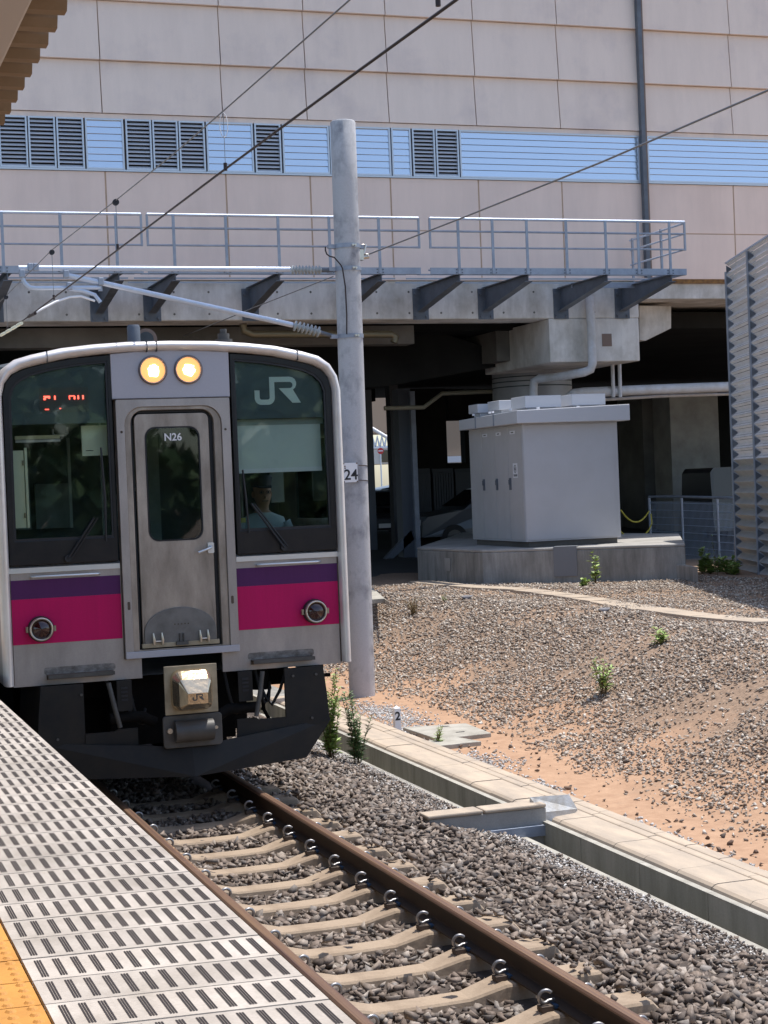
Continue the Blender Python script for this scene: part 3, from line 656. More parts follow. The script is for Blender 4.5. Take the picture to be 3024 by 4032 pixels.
mb = MB(); ringplate(mb, D0, W0, FY+.022, FY+.06); door = mb.build('gangway_door', STEELD, T, bevel=.004)
mb = MB(); ringplate(mb, W0, W1, FY+.018, FY+.06); mb.build('window_seal', RUBBER, door)
mb = MB(); mb.xz(W1, FY+.030, FY+.034); mb.build('door_glass', GLASS, door)
mb = MB(); hx, hz = .272, 2.01; mb.xz(rrect(hx-.026, hz-.042, hx+.026, hz+.046, .01), FY+.008, FY+.022); mb.tube([(hx, FY+.01, hz+.01), (hx-.01, FY-.03, hz+.005), (hx-.05, FY-.035, hz-.01), (hx-.115, FY-.03, hz-.032)], [.011, .011, .010, .012], 8); mb.build('door_handle', SILL, door)
text('N26', 'door_number', .083, Matrix.Translation((-.006, FY+.012, 2.925)) @ MX, WHITE, door, .001, .0016)
# half round kick plate with hinges
kp_ = [(-.306, 1.285), (.290, 1.285)] + [(-.008+.298*math.cos(R(a)), 1.335+.205*math.sin(R(a))**.9 if math.sin(R(a)) > 0 else 1.335) for a in range(0, 181, 10)]
mb = MB(); mb.xz([(-.306, 1.262), (.290, 1.262)]+[(-.008+.298*math.cos(R(a)), 1.330+.212*max(0, math.sin(R(a)))**.85) for a in range(0, 181, 9)], FY+.008, FY+.022)
KICK = mat('kick_plate', (.20, .195, .19), .5, .5, c2=(.14, .135, .13), sc=9); kick = mb.build('kick_plate', KICK, T, bevel=.003)
mb = MB(); mb.box((-.33, FY+.0, 1.225), (.31, FY+.03, 1.262)); mb.build('kick_hinge_bar', COUPB, T, bevel=.003)
for hx in (-.235, -.165, .15, .215):
    h = MB(); h.tube([(hx, FY-.012, 1.250), (hx, FY-.022, 1.285), (hx-.004, FY-.012, 1.345)], [.010, .012, .006], 8); h.build('hinge_pin', CHROME, kick)
for hx in (-.20, .182): h = MB(); h.tube([(hx-.035, FY-.01, 1.275), (hx+.035, FY-.01, 1.275)], .008, 8); h.build('hinge_rod', CHROME, kick)
h = MB(); h.box((-.055, FY-.03, 1.236), (.045, FY, 1.262)); h.box((-.022, FY-.012, 1.262), (-.014, FY+.008, 1.33)); h.box((.008, FY-.012, 1.262), (.016, FY+.008, 1.33)); h.build('latch', GREY2, kick)
for k in range(5): h = MB(); h.disc((-.055+.028*k, FY+.009, 1.405), (0, -1, 0), .006, .003, 8); h.build('rivet_hole', DIRT, kick)
# windows
wo = [(.494, 1.945), (.494, 3.600), (.77, 3.578), (1.0, 3.541), (1.17, 3.500), (1.27, 3.455), (1.325, 3.395), (1.352, 3.30), (1.352, 1.945)]
wi = [(.520, 2.140), (.520, 3.553), (.78, 3.530), (.98, 3.497), (1.13, 3.460), (1.218, 3.418), (1.275, 3.36), (1.305, 3.28), (1.310, 2.140)]
JRL = [(.705, 3.296), (.754, 3.298), (.754, 3.250), (.762, 3.232), (.780, 3.224), (.800, 3.222), (.826, 3.222), (.846, 3.228), (.854, 3.245), (.854, 3.390), (1.059, 3.392)]
def arc(cx_, cz_, r_, a0, a1, n=6): return [(cx_+r_*math.cos(R(a0+(a1-a0)*k/n)), cz_+r_*math.sin(R(a0+(a1-a0)*k/n))) for k in range(n+1)]
def jr(mb, ox, oz, sc, y0, y1):
    def P(l): return [(ox+sc*a, oz+sc*b_) for a, b_ in l]
    # letter J, joined at its top to the R
    oj = arc(.105, .085, .105, 180, 270)[:-1] + arc(.175, .085, .105, 270, 360)       # outer bottom
    ij = arc(.175, .085, .055, 0, -90)+arc(.105, .085, .055, 270, 180)
    mb.xz(P([(.0, .215)] + [(x_*1.0, z_-.02+.02) for x_, z_ in oj[:0]] + arc(.095, .080, .095, 180, 270, 6) + arc(.175, .080, .095, 270, 360, 6) + [(.270, .385), (.195, .385)] if False else []) if False else P([(.0, .21)]+arc(.1, .1, .1, 180, 270)+arc(.22, .1, .1, 270, 360)+[(.32, .36), (.395, .36), (.395, .4)] if False else [(0, .21), (0, .10)]+arc(.1, .1, .1, 180, 270)[1:]+arc(.20, .1, .1, 270, 360)+[(.30, .40), (.225, .40), (.225, .11)]+arc(.195, .105, .03, 0, -90)[1:]+arc(.105, .105, .03, 270, 180)+[(.075, .21)]), y0, y1)
    mb.xz(P([(.3005, .325), (.3005, .40), (.53, .40)]+arc(.53, .30, .10, 90, -62)+[(.69, .02), (.565, .02), (.365, .235), (.53, .235)]+arc(.53, .28, .045, -90, 90)), y0, y1)
for s in (-1, 1):
    A = [(s*a, z) for a, z in wo]; B = [(s*a, z) for a, z in wi]
    mb = MB(); ringplate(mb, A, B, FY+.004, FY+.09); wf = mb.build('window_frame', BLACKP, T, bevel=.004)
    gk = [(x*1.0, z) for x, z in wi]; g2 = [(.535, 2.155), (.535, 3.538), (.78, 3.515), (.97, 3.482), (1.12, 3.446), (1.205, 3.405), (1.262, 3.35), (1.290, 3.275), (1.295, 2.155)]
    mb = MB(); ringplate(mb, B, [(s*a, z) for a, z in g2], FY+.010, FY+.05); mb.build('window_gasket', RUBBER, wf)
    mb = MB(); mb.xz(B, FY+.022, FY+.027); mb.build('window_glass', GLASS, wf)
    top = [(s*a, z) for a, z in [(.500, 3.060), (.500, 3.59), (.77, 3.565), (1.0, 3.528), (1.16, 3.488), (1.26, 3.445), (1.315, 3.385), (1.342, 3.29), (1.342, 3.060)]]
    mb = MB(); mb.xz(top, FY+.052, FY+.07); hd = mb.build('window_header', HEADER, wf)
    if s > 0:
        mb = MB(); jr(mb, .704, 3.174, .575, FY+.0475, FY+.0515)
        mb.build('rail_company_logo', LOGO, hd)
        mb = MB(); mb.box((.505, FY+.13, 2.645), (1.285, FY+.135, 3.008)); bl = mb.build('roller_blind', BLIND, wf)
        mb = MB(); mb.box((.503, FY+.122, 2.612), (1.285, FY+.142, 2.648)); mb.build('blind_bar', WHITE, bl)
        mb = MB(); mb.box((.50, FY+.122, 3.008), (1.31, FY+.15, 3.058)); mb.build('blind_case', CABG, bl)
    else:
        mb = MB(); mb.box((-1.063, FY+.0485, 3.153), (-.672, FY+.0515, 3.348)); sg = mb.build('destination_sign', LEDG, hd)
        for (a, b_, c, d) in [(-1.030, 3.276, -.978, 3.284), (-1.024, 3.268, -.992, 3.276), (-.990, 3.262, -.978, 3.278), (-1.030, 3.252, -1.012, 3.268), (-.946, 3.253, -.934, 3.284), (-.828, 3.253, -.820, 3.282), (-.828, 3.276, -.784, 3.284), (-.790, 3.253, -.778, 3.280), (-.760, 3.253, -.748, 3.284), (-.722, 3.253, -.710, 3.284), (-1.022, 3.173, -.990, 3.180), (-.905, 3.178, -.895, 3.185)]:
            h = MB(); h.box((a, FY+.0445, b_), (c, FY+.0475, d)); h.build('led_segment', LED, sg)
    # wiper
    px_ = .885*s if s > 0 else -.900; pz = 1.985
    ex, ez = (.597, 2.36) if s > 0 else (-.70, 2.30)
    mb = MB(); mb.disc((px_, FY+.004, pz), (0, -1, 0), .028, .035, 14); mb.tube([(px_, FY-.03, pz), (ex+.02, FY-.035, ez)], .010, 6); mb.tube([(px_+.03, FY-.03, pz+.005), (ex+.045, FY-.035, ez-.005)], .007, 6)
    wa = mb.build('wiper', RUBBER, T)
    mb = MB()
    if s > 0: mb.tube([(.560, FY-.012, 2.64), (.578, FY-.016, 2.40), (.592, FY-.016, 2.12)], [.008, .010, .008], 6)
    else: mb.tube([(-.60, FY-.012, 2.86), (-.585, FY-.016, 2.45), (-.59, FY-.016, 2.11)], [.008, .012, .008], 6)
    mb.build('wiper_blade', RUBBER, wa)
# cab interior
ci = empty('x', (0,0,0)); bpy.data.objects.remove(ci)
mb = MB(); mb.box((-1.38, 15.55, 1.1), (1.38, 15.6, 3.6)); mb.build('cab_rear_wall', CABD, T)
mb = MB(); mb.box((-1.38, FY+.2, 3.50), (1.38, 15.55, 3.53)); mb.build('cab_ceiling', CABW, T)
mb = MB(); mb.box((-1.38, FY+.1, 1.95), (-.50, FY+.55, 2.02)); mb.box((.50, FY+.1, 1.95), (1.38, FY+.62, 2.13)); mb.build('dashboard', CABW, T)
for (x0, x1, z0, z1, y, m) in [(-1.30, -1.19, 2.24, 2.86, 13.86, CREAM), (-1.185, -1.165, 2.24, 2.88, 13.84, CREAM), (-.72, -.50, 2.80, 3.045, 13.86, CREAM), (-1.205, -1.192, 2.32, 2.36, 13.835, COUPB), (-1.205, -1.192, 2.74, 2.78, 13.835, COUPB), (-.69, -.63, 2.84, 2.845, 13.855, GREY2), (-1.22, -.86, 2.955, 2.985, 14.1, CREAM), (-1.22, -.86, 2.93, 2.950, 14.08, WHITE),
        (-.62, -.595, 2.2, 3.0, 15.3, CABG), (-.33, -.31, 2.0, 3.2, 15.3, CABG), (.93, .945, 2.1, 3.0, 15.2, CABG), (.80, .807, 2.1, 3.0, 15.2, CABG), (1.16, 1.28, 2.35, 3.0, 15.0, CABG), (-1.1, -.95, 2.2, 2.75, 15.4, CABW), (-.9, -.6, 2.2, 2.6, 15.45, CABW), (.1, .2, 2.0, 3.1, 15.3, CABW), (-.15, .02, 2.5, 3.1, 15.35, CABW)]:
    h = MB(); h.box((x0, y, z0), (x1, y+.03, z1)); h.build('cab_fitting', m, T)
h = MB(); h.tube([(-.24, 15.0, 2.2), (-.24, 15.0, 2.48), (-.20, 15.0, 2.52), (-.02, 15.0, 2.52), (.02, 15.0, 2.48), (.02, 15.0, 2.2)], .012, 8); h.build('cab_handrail', CABG, T)
h = MB(); h.tube([(-.90, 14.2, 3.04), (-.90, 14.2, 3.0), (-.88, 14.2, 2.985), (-.80, 14.2, 2.985), (-.78, 14.2, 3.0), (-.78, 14.2, 3.05)], .008, 8); h.build('hanging_strap', WHITE, T)
# side walls of the cab with windows that let daylight in
mb = MB(); mb.box((.60, 13.95, 2.2), (.64, 13.97, 2.24)); mb.build('yellow_tag', mat('tag_yellow', (.5, .45, .1), .6), T)
# skirt, snow plough, coupler
SY = FY-.10
for s in (-1, 1):
    mb = MB(); mb.xz([(s*a, z) for a, z in [(.83, .47), (.83, .985), (1.165, .985), (1.19, .75), (1.205, .53), (1.0, .49)]], SY+.03, SY+.06); sk_ = mb.build('skirt_panel', SKIRT, T)
    mb = MB(); mb.xz([(s*a, z) for a, z in [(.41, .44), (.41, .60), (.57, .60), (.60, .585), (.83, .585), (.83, .47)]], SY+.02, SY+.05); mb.build('skirt_crosspiece', SKIRT, T)
    mb = MB(); y_s = FY+.35
    mb.add([(s*1.165, SY+.06, .985), (s*1.205, SY+.06, .53), (s*1.24, y_s+.5, .55), (s*1.20, y_s+.5, .985)], [(0,1,2,3)])
    mb.add([(s*1.145, SY+.06, .985), (s*1.185, SY+.06, .53), (s*1.22, y_s+.5, .55), (s*1.18, y_s+.5, .985)], [(0,1,2,3)]); mb.build('skirt_side', SKIRT, T)
    mb = MB(); ctp, cb, cyt, cyb = .425, .20, SY-.10, SY-.18
    o_t = (s*1.225, SY+.06, .54); o_b = (s*.985, SY+.02, .235)
    fr = [(0, cyt, ctp), o_t, (s*1.20, SY+.055, .50), o_b, (0, cyb, cb)]
    mb.add(fr+[(a, b_+.02, c) for a, b_, c in fr], [(0,1,2,3,4), (9,8,7,6,5), (0,5,6,1), (1,6,7,2), (2,7,8,3), (3,8,9,4)]); mb.build('snow_plough', SKIRT, T)
    mb = MB(); mb.tube([(s*.635, SY, .98), (s*.60, SY-.02, .80), (s*.56, SY-.03, .62)], .020, 8); mb.build('air_hose', GREY2, T)
    mb = MB(); mb.box((min(s*.44, s*.56), SY+.05, .74), (max(s*.44, s*.56), SY+.07, .985)); bx = mb.build('vent_bracket', SKIRT, T)
    for k in range(4): h = MB(); h.box((s*.50-.026, SY+.046, .82+.032*k), (s*.50+.026, SY+.052, .836+.032*k)); h.build('vent_slot', BLK, bx)
    mb = MB(); mb.tube([(s*.25, SY+.1, .62), (s*.36, SY+.1, .68), (s*.62, SY+.1, .68)], .045, 8); mb.build('coupler_bracket', UNDER, T)
mb = MB(); mb.tube([(.70, SY+.32, .985), (.70, SY+.32, .80)], [.06, .09], 14); mb.tube([(.70, SY+.32, .80), (.72, SY+.32, .62), (.78, SY+.32, .5)], .016, 6); mb.tube([(.78, SY+.32, .80), (.70, SY+.32, .62)], .012, 6); mb.build('air_coupling', UNDER, T)
mb = MB(); mb.box((-1.0, SY+.55, .80), (1.0, 16.2, .99)); mb.box((-.55, SY+.45, .40), (.50, SY+.65, .985)); mb.build('underframe', UNDER, T)  # dark mass added behind the skirt to block light
mb = MB(); mb.box((-1.15, SY+.70, .45), (.30, 15.0, .99)); mb.build('equipment_box', UNDER, T)
mb = MB(); mb.box((-1.0, 16.9, .35), (1.0, 33, .98)); mb.box((-.9, 15.2, .30), (.9, 17.6, .72)); mb.build('bogie_frame', UNDER, T)
for wy in (15.3, 17.4):
    for s in (-1, 1): h = MB(); h.disc((s*.50, wy, .43), (s, 0, 0), .43, .13, 32); h.build('wheel', UNDER, T)
mb = MB(); mb.box((1.17, SY+.3, .86), (1.25, SY+.36, 1.0)); mb.box((1.20, SY+.30, .86), (1.31, SY+.36, .885)); mb.build('hose_hook', UNDER, T)
cpp = MB(); cpp.box((-.213, SY-.14, .700), (.218, SY-.12, 1.090)); cp = cpp.build('coupler_plate', COUPB, T, bevel=.004)
n_ = 6
def cr_(x0, z0, x1, z1, r_, y): return [(a, y, b_) for a, b_ in rrect(x0, z0, x1, z1, r_, 5)]
mb = MB(); y_ = SY-.14
mb.loft([cr_(-.165, .725, .170, 1.062, .08, y_), cr_(-.160, .732, .165, 1.050, .07, y_-.05), cr_(-.125, .755, .135, .99, .03, y_-.14), cr_(-.072, .800, .090, .885, .006, y_-.21)])
cpc = mb.build('coupler_cover', COUP, cp, bevel=.008)
for (P_, Q_) in [((0, y_-.055, 1.055), (.006, y_-.214, .884)), ((-.150, y_-.09, .975), (.155, y_-.09, .985))]:
    h = MB(); h.tube([P_, ((P_[0]+Q_[0])/2, min(P_[1], Q_[1])+.062 if P_[0] == 0 else y_-.153, (P_[2]+Q_[2])/2), Q_], .004, 6); h.build('cover_seam', COUPB, cpc) if False else None
mb = MB(); jr(mb, -.036, .826, .135, y_-.2125, y_-.211); mb.build('logo_mark', GREY2, cpc)
mb = MB(); mb.xz(rrect(-.235, .432, .248, .692, .03), SY-.13, SY-.10); cb_ = mb.build('coupler_box', GREY2, T, bevel=.006)
mb = MB(); mb.tube([(-.148, SY-.15, .565), (.165, SY-.15, .565)], .088, 20); mb.build('coupler_drum', GREY2, cb_)
mb = MB(); mb.disc((-.185, SY-.13, .575), (0, -1, 0), .022, .03, 10); mb.disc((.195, SY-.13, .575), (0, -1, 0), .014, .02, 10); mb.build('bolt', CHROME, cb_)
for i_, (a_, b__, c__) in enumerate((((-.62, .985), (-.50, .70), (-.40, .80)), ((-.45, .985), (-.38, .62), (-.30, .72)), ((.36, .985), (.40, .72), (.48, .66)), ((.62, .985), (.68, .70), (.76, .86)), ((.9, .985), (.74, .68), (.64, .95)))):
    h = MB(); h.tube([(a_[0], SY+.2, a_[1]), ((a_[0]+b__[0])/2, SY+.16, (a_[1]+b__[1])/2-.04), (b__[0], SY+.14, b__[1]), ((b__[0]+c__[0])/2, SY+.16, (b__[1]+c__[1])/2-.06), (c__[0], SY+.25, c__[1])], .014, 8); h.build('brake_hose', SKIRT, T)
for bx_ in ((-1.05, .56), (-.85, .90), (1.05, .56), (1.10, .92), (.9, .92), (-.2, .33), (.2, .33), (.62, .38), (-.62, .38)):
    h = MB(); h.disc((bx_[0], SY+.028 if bx_[1] > .45 else SY-.10+abs(bx_[0])*.12, bx_[1]), (0, -1, 0), .011, .012, 8); h.build('bolt', GREY2, T)
# roof gear
mb = MB(); mb.smooth = True; ac = [(x*.9-.16, z) for x, z in []]
hh = [(1.02, 3.60), (1.0, 3.69), (.90, 3.76), (.7, 3.80), (.35, 3.83), (0, 3.84)]; hh2 = hh+[(-x, z) for x, z in hh[-2::-1]]
mb.loft([[(x-.12, y, z) for x, z in hh2] for y in (16.6, 20.4)]); mb.build('air_conditioner', mat('roof_grey', (.42, .43, .42), .55, c2=(.35, .35, .33), sc=3), T)
mb = MB(); mb.smooth = False; mb.tube([(-.165, 14.35, 3.66), (-.165, 14.35, 3.885), (-.165, 14.35, 3.905)], [.055, .055, .047], 20); mb.build('roof_antenna', GALVD, T)
mb = MB(); mb.tube([(-.02, 14.55, 3.80), (.10, 15.2, 3.80)], [.095, .095], 24); mb.build('roof_horn', BRONZ, T); mb = MB(); mb.disc((-.021, 14.549, 3.80), (-.18, -1, 0), .065, .01, 20); mb.build('horn_mouth', CABD, T)
mb = MB(); mb.tube([(.60, 14.3, 3.66), (.60, 14.3, 3.77)], .075, 20); mb.tube([(.60, 14.3, 3.77), (.60, 14.3, 3.82)], .05, 20); mb.tube([(.60, 14.3, 3.82), (.60, 14.3, 3.86)], .03, 12); mb.build('radio_antenna', GREY2, T)
# driver
def driver():
    py = 14.75; hd_ = at(565, 1064, Y=py); px = hd_.x; dz_ = hd_.z-2.39
    t = empty('person', (px, py, 1.5), 'seated driver in pale shirt and dark cap behind the right window', 'person')
    def el(cx, cy, cz, a, b_, n=20): return [(cx+a*math.cos(6.283*k/n), cy+b_*math.sin(6.283*k/n), cz) for k in range(n)]
    b = MB(); b.smooth = True
    rings = [el(px, py+.05, 1.52, .17, .12), el(px, py+.04, 1.75, .16, .11), el(px, py+.02, 1.95, .19, .115), el(px, py, 2.08, .215, .105), el(px, py, 2.16, .19, .09), el(px, py, 2.20, .10, .075), el(px, py-.01, 2.235, .056, .058), el(px, py-.01, 2.27, .055, .058),
             el(px, py-.03, 2.295, .058, .075), el(px, py-.025, 2.33, .070, .090), el(px, py-.02, 2.38, .077, .098), el(px, py-.01, 2.43, .078, .10), el(px, py, 2.475, .075, .098), el(px, py+.005, 2.505, .060, .082), el(px, py+.01, 2.525, .030, .04)]
    b.loft(rings)
    b.loft([el(px, py-.122, 2.365, .004, .004, 8), el(px, py-.128, 2.35, .013, .018, 8), el(px, py-.115, 2.335, .016, .016, 8)])
    for s in (-1, 1):
        b.loft([el(px+s*.078, py+.0, 2.345, .008, .014, 8), el(px+s*.084, py+.0, 2.375, .012, .02, 8), el(px+s*.080, py, 2.405, .006, .014, 8)])
        b.tube([(px+s*.20, py, 2.10), (px+s*.25, py-.03, 1.88), (px+s*.20, py-.28, 1.86)], [.055, .045, .032], 10)
        for k in range(5):
            fx = px+s*(.20+.017*(k-2)); l_ = [.05, .07, .078, .072, .055][k]
            b.tube([(fx-s*.0, py-.27, 1.862), (fx, py-.27-l_*.7, 1.870), (fx, py-.27-l_, 1.855)], [.010, .009, .007], 6)
    b.v = [(p[0], p[1], p[2]+dz_) for p in b.v]; b.build('body', SKIN, t)
    sh = MB(); sh.smooth = True; sh.loft([el(px, py+.05, 1.51, .178, .128), el(px, py+.02, 1.95, .198, .123), el(px, py, 2.085, .222, .113), el(px, py, 2.165, .198, .098), el(px, py, 2.212, .085, .082)])
    for s in (-1, 1): sh.tube([(px+s*.19, py, 2.12), (px+s*.255, py-.02, 1.95)], [.068, .062], 12)
    sh.v = [(p[0], p[1], p[2]+dz_) for p in sh.v]; sh.build('shirt', SHIRT, t)
    cp = MB(); cp.smooth = True; cp.loft([el(px, py, 2.44, .083, .105), el(px, py, 2.47, .088, .11), el(px, py+.01, 2.52, .105, .125), el(px, py+.01, 2.545, .085, .10)]); cp.smooth = False
    cp.add([(px-.075, py-.09, 2.45), (px+.075, py-.09, 2.45), (px+.05, py-.16, 2.435), (px-.05, py-.16, 2.435), (px-.075, py-.09, 2.44), (px+.075, py-.09, 2.44), (px+.05, py-.16, 2.427), (px-.05, py-.16, 2.427)], [(0,1,2,3), (7,6,5,4), (0,3,7,4), (3,2,6,7), (2,1,5,6)])
    cp.v = [(p[0], p[1], p[2]+dz_) for p in cp.v]; cp.build('cap', NAVY, t)
    fm = MB()
    for s in (-1, 1):
        fm.tube([(px+s*.032+.022*math.cos(6.283*k/10), py-.118, 2.392+.016*math.sin(6.283*k/10)) for k in range(11)], .0022, 5)
    fm.v = [(p[0], p[1], p[2]+dz_) for p in fm.v]; fm.build('glasses', BLK, t)
    ey = MB()
    for s in (-1, 1): ey.disc((px+s*.032, py-.108, 2.392), (0, -1, 0), .010, .006, 10)
    ey.box((px-.028, py-.112, 2.312), (px+.028, py-.100, 2.318)); ey.v = [(p[0], p[1], p[2]+dz_) for p in ey.v]; ey.build('face_detail', NAVY, t)
driver()
# ------------------------------------------------------------------ overhead line pole
PB = at(783, 1510, Z=-.41); PYY = PB.y
top = at(740.5, 262, Y=PYY)
pol = empty('overhead_line_pole', PB, 'round grey concrete pole with insulated steel arm and number plate 24', 'pole')
def pc(z): f = (z-PB.z)/(top.z-PB.z); return Vector((PB.x+(top.x-PB.x)*f, PYY, z)), .176+(.170-.176)*f
mb = MB(); zs = [PB.z-.3, PB.z, 1, 3, 5, 6.5, top.z-.02, top.z]; mb.tube([pc(z)[0] for z in zs], [pc(z)[1] for z in zs[:-1]]+[.155], 40); mb.build('shaft', CONCP, pol)
def zat(x, y): return at(x, y, Y=PYY).z
for y_ in (533, 582, 727):
    z = zat(755, y_); c, r_ = pc(z); mb = MB(); mb.tube([(c.x, c.y, z-.028), (c.x, c.y, z+.028)], r_+.010, 40, closed=False)
    mb.box((c.x-r_-.10, c.y-.03, z-.026), (c.x-r_+.01, c.y+.03, z+.026))
    if y_ == 533: mb.box((c.x+r_-.01, c.y-.03, z-.026), (c.x+r_+.06, c.y+.03, z+.026))
    mb.build('clamp_band', GALV, pol)
    for dx in (.02, .055):
        mb = MB(); mb.disc((c.x+dx, c.y-r_-.004, z), (0, -1, 0), .016, .03, 8); mb.build('clamp_bolt', CHROME, pol)
YF = PYY-.185
mb = MB(); p0 = at(750.5, 536, Y=YF) if False else at(703+0, 540, Y=YF); mb.tube([at(703, 533, Y=YF), at(703, 541, Y=YF), at(706, 549, Y=YF), at(712, 553.5, Y=YF), at(722, 556, Y=YF), at(736, 572, Y=YF), at(740, 580, Y=YF-.02), at(746, 620, Y=YF), at(749, 680, Y=YF), at(749, 722, Y=YF-.02)], .010, 8); mb.build('earth_wire', WIRE, pol)
z = zat(790, 548); c, r_ = pc(z)
mb = MB(); bx = c.x+r_; mb.box((bx-.01, c.y-.04, z-.09), (bx+.05, c.y+.04, z+.05)); mb.tube([(bx+.03, c.y, z+.11), (bx+.09, c.y-.02, z+.12), (bx+.06, c.y, z+.0), (bx+.12, c.y-.03, z-.02)], .018, 8); mb.tube([(bx+.05, c.y, z-.05), (bx+.13, c.y-.02, z-.04)], .028, 8); mb.build('wire_clamp', CHROME, pol)
# number plate
pz = zat(758, 1021); c, r_ = pc(pz); np_ = MB(); xa = at(742, 1020, Y=YF-.02).x; xb = at(773, 1020, Y=YF-.02).x
np_.box((xa, c.y-r_-.022, pz-.13), (xb, c.y-r_-.018, pz+.13)); npo = np_.build('number_plate', WHITE, pol)
text('24', 'number', .195, Matrix.Translation(((xa+xb)/2+.005, c.y-r_-.0235, pz-.035)) @ MX, BLK, npo, .001, .003)
for (a, b_) in ((xa+.008, pz-.122), (xb-.008, pz-.122), (xa+.008, pz+.122), (xb-.008, pz+.122), (xa+.025, pz+.085), (xa+.027, pz+.060)):
    h = MB(); h.box((a-.010, c.y-r_-.0245, b_-.009), (a+.010, c.y-r_-.0225, b_+.009)); h.build('plate_bolt', BRONZ, npo)
for dz in (-.105, .095): h = MB(); h.tube([(c.x+(r_+.004)*math.sin(a/10), c.y-(r_+.004)*math.cos(a/10), pz+dz-.012*a/10) for a in range(0, 32, 2)], .005, 5); h.build('strap_wire', WIRE, pol)
# bracket arm
arm = empty('bracket_arm', at(735, 600, Y=PYY), 'long galvanised catenary bracket arm with ribbed insulators reaching over the track', 'bracket arm')
AY = PYY
mb = MB(); mb.tube([at(40, 579, Y=AY), at(626, 582, Y=AY)], .034, 14); mb.build('top_tube', GALVL, arm)
mb = MB(); mb.tube([at(143, 594, Y=AY), at(632, 702, Y=AY)], .036, 14); mb.build('diagonal_tube', GALVL, arm)
mb = MB(); mb.tube([at(48, 600, Y=AY), at(55, 613, Y=AY), at(65, 621, Y=AY), at(80, 622.5, Y=AY), at(217, 621, Y=AY)], .028, 12); mb.build('steady_tube', GALVL, arm)
mb = MB(); mb.tube([at(150, 624, Y=AY), at(180, 628, Y=AY), at(205, 637, Y=AY), at(217, 653, Y=AY)], .026, 12); mb.build('drop_tube', GALVL, arm)
mb = MB(); mb.tube([at(78, 674, Y=AY-.2), at(120, 652, Y=AY-.1), at(150, 642, Y=AY), at(175, 640, Y=AY), at(205, 650, Y=AY)], .015, 10); mb.build('registration_arm', WHITE, arm)
for (x_, y_) in ((48, 591), (143, 592), (218, 608), (150, 618), (78, 577), (66, 577)):
    p = at(x_, y_, Y=AY-.03); mb = MB(); mb.box((p.x-.035, p.y-.03, p.z-.05), (p.x+.035, p.y+.05, p.z+.05)); mb.build('arm_clamp', GALV, arm, bevel=.012)
mb = MB(); p = at(216, 612, Y=AY); mb.box((p.x-.025, p.y-.02, p.z-.10), (p.x+.025, p.y+.02, p.z+.06)); mb.build('arm_link', GALV, arm)
def insul(a, b_, n, rd, rod, name):
    a, b_ = Vector(a), Vector(b_); d = (b_-a); pts = []; rs = []
    for i in range(n):
        for f, r_ in ((0, rod), (.25, rod), (.42, rd), (.55, rd*.96), (.72, rod)):
            pts.append(a+d*((i+f)/n)); rs.append(r_)
    pts.append(b_); rs.append(rod); h = MB(); h.tube(pts, rs, 18); h.build(name, PORC, arm)
insul(at(629, 583, Y=AY), at(694, 583.5, Y=AY), 9, .062, .030, 'insulator'); insul(at(634, 703, Y=AY), at(692, 718, Y=AY), 7, .075, .030, 'insulator')
mb = MB(); mb.tube([at(694, 583.5, Y=AY), at(718, 584, Y=AY)], .03, 10); mb.tube([at(692, 718, Y=AY), at(724, 727, Y=AY)], .026, 10); mb.build('end_fitting', GALVD, arm)
# wires
def wire(name, pts, r, m, label, cat='wire'):
    h = MB(); h.tube(pts, r, 6); o = h.build(name, m, label=label, cat=cat); return o
cwp = [at(1300, -240, X=.12), at(985, 0, X=.1), at(740, 178, X=.1), at(480, 370, X=.08), at(250, 543, X=.05), at(67, 680, X=.0), at(8, 722, X=.0)]
cw = wire('contact_wire', cwp, .0085, WIRE, 'thick dark contact wire sloping down from the top centre')
mep = [at(960, -175, X=.1), at(755, 0, X=.1), at(482, 240, X=.08), at(372, 335, X=.07), at(250, 433, X=.05), at(112, 540, X=.02), at(12, 640, X=0), at(-60, 708, X=0)]
me_ = wire('messenger_wire', mep, .0055, WIREG, 'thin grey messenger wire above the contact wire')
fdp = [at(2400, -110, X=4.6), at(1659, 195, X=4.6), at(1300, 350, X=4.58), at(1000, 470, X=4.56), at(797, 549, X=4.5)]
wire('feeder_wire', fdp, .010, WIREG, 'thin grey wire climbing from the pole clamp to the right edge')
wire('stay_wire', [at(720, 597, X=4.3), at(560, 660, X=4.3), at(400, 725, X=4.3), at(300, 765, X=4.3)], .008, WIREG, 'thin sagging wire running from the pole under the viaduct')
for (x_, ya, yb, X_) in ((482, 243, 368, .08), (250, 437, 540, .05), (112, 545, 648, .02), (13, 642, 715, 0)):
    a = at(x_, ya, X=X_); b_ = Vector((a.x, a.y, at(x_, yb, X=X_).z)); h = MB(); h.tube([a, b_], .0025 if x_ > 400 else .0035, 5)
    dpo = h.build('dropper', WIREG, me_)
    h = MB(); h.tube([b_+Vector((0, 0, .04)), b_-Vector((0, 0, .015))], .014, 8); h.build('dropper_clip', WIRE, dpo)
    if x_ < 300:
        h = MB(); h.tube([a+Vector((0, -.02, 0)), a+Vector((0, .02, 0))], .030, 16); h.build('pulley', BLK, dpo)
    else:
        h = MB(); h.tube([a+Vector((.03*math.sin(6.283*k/10), 0, -.09+.09*math.cos(6.283*k/10))) for k in range(11)], .003, 5); h.build('dropper_loop', WHITE, dpo)
a = at(946, 0, X=.1); h = MB(); h.tube([a+Vector((0, 0, .5)), a-Vector((0, 0, .03))], .006, 6); h.tube([a+Vector((0, 0, .02)), a-Vector((0, 0, .03))], .014, 8); h.build('dropper', WIRE, me_)
p = at(30, 650, X=0); q_ = at(2, 725, X=0)
h = MB(); h.tube([at(76, 677, X=0), at(62, 684, X=0)], .02, 8); h.build('wire_ear', WIRE, cw)
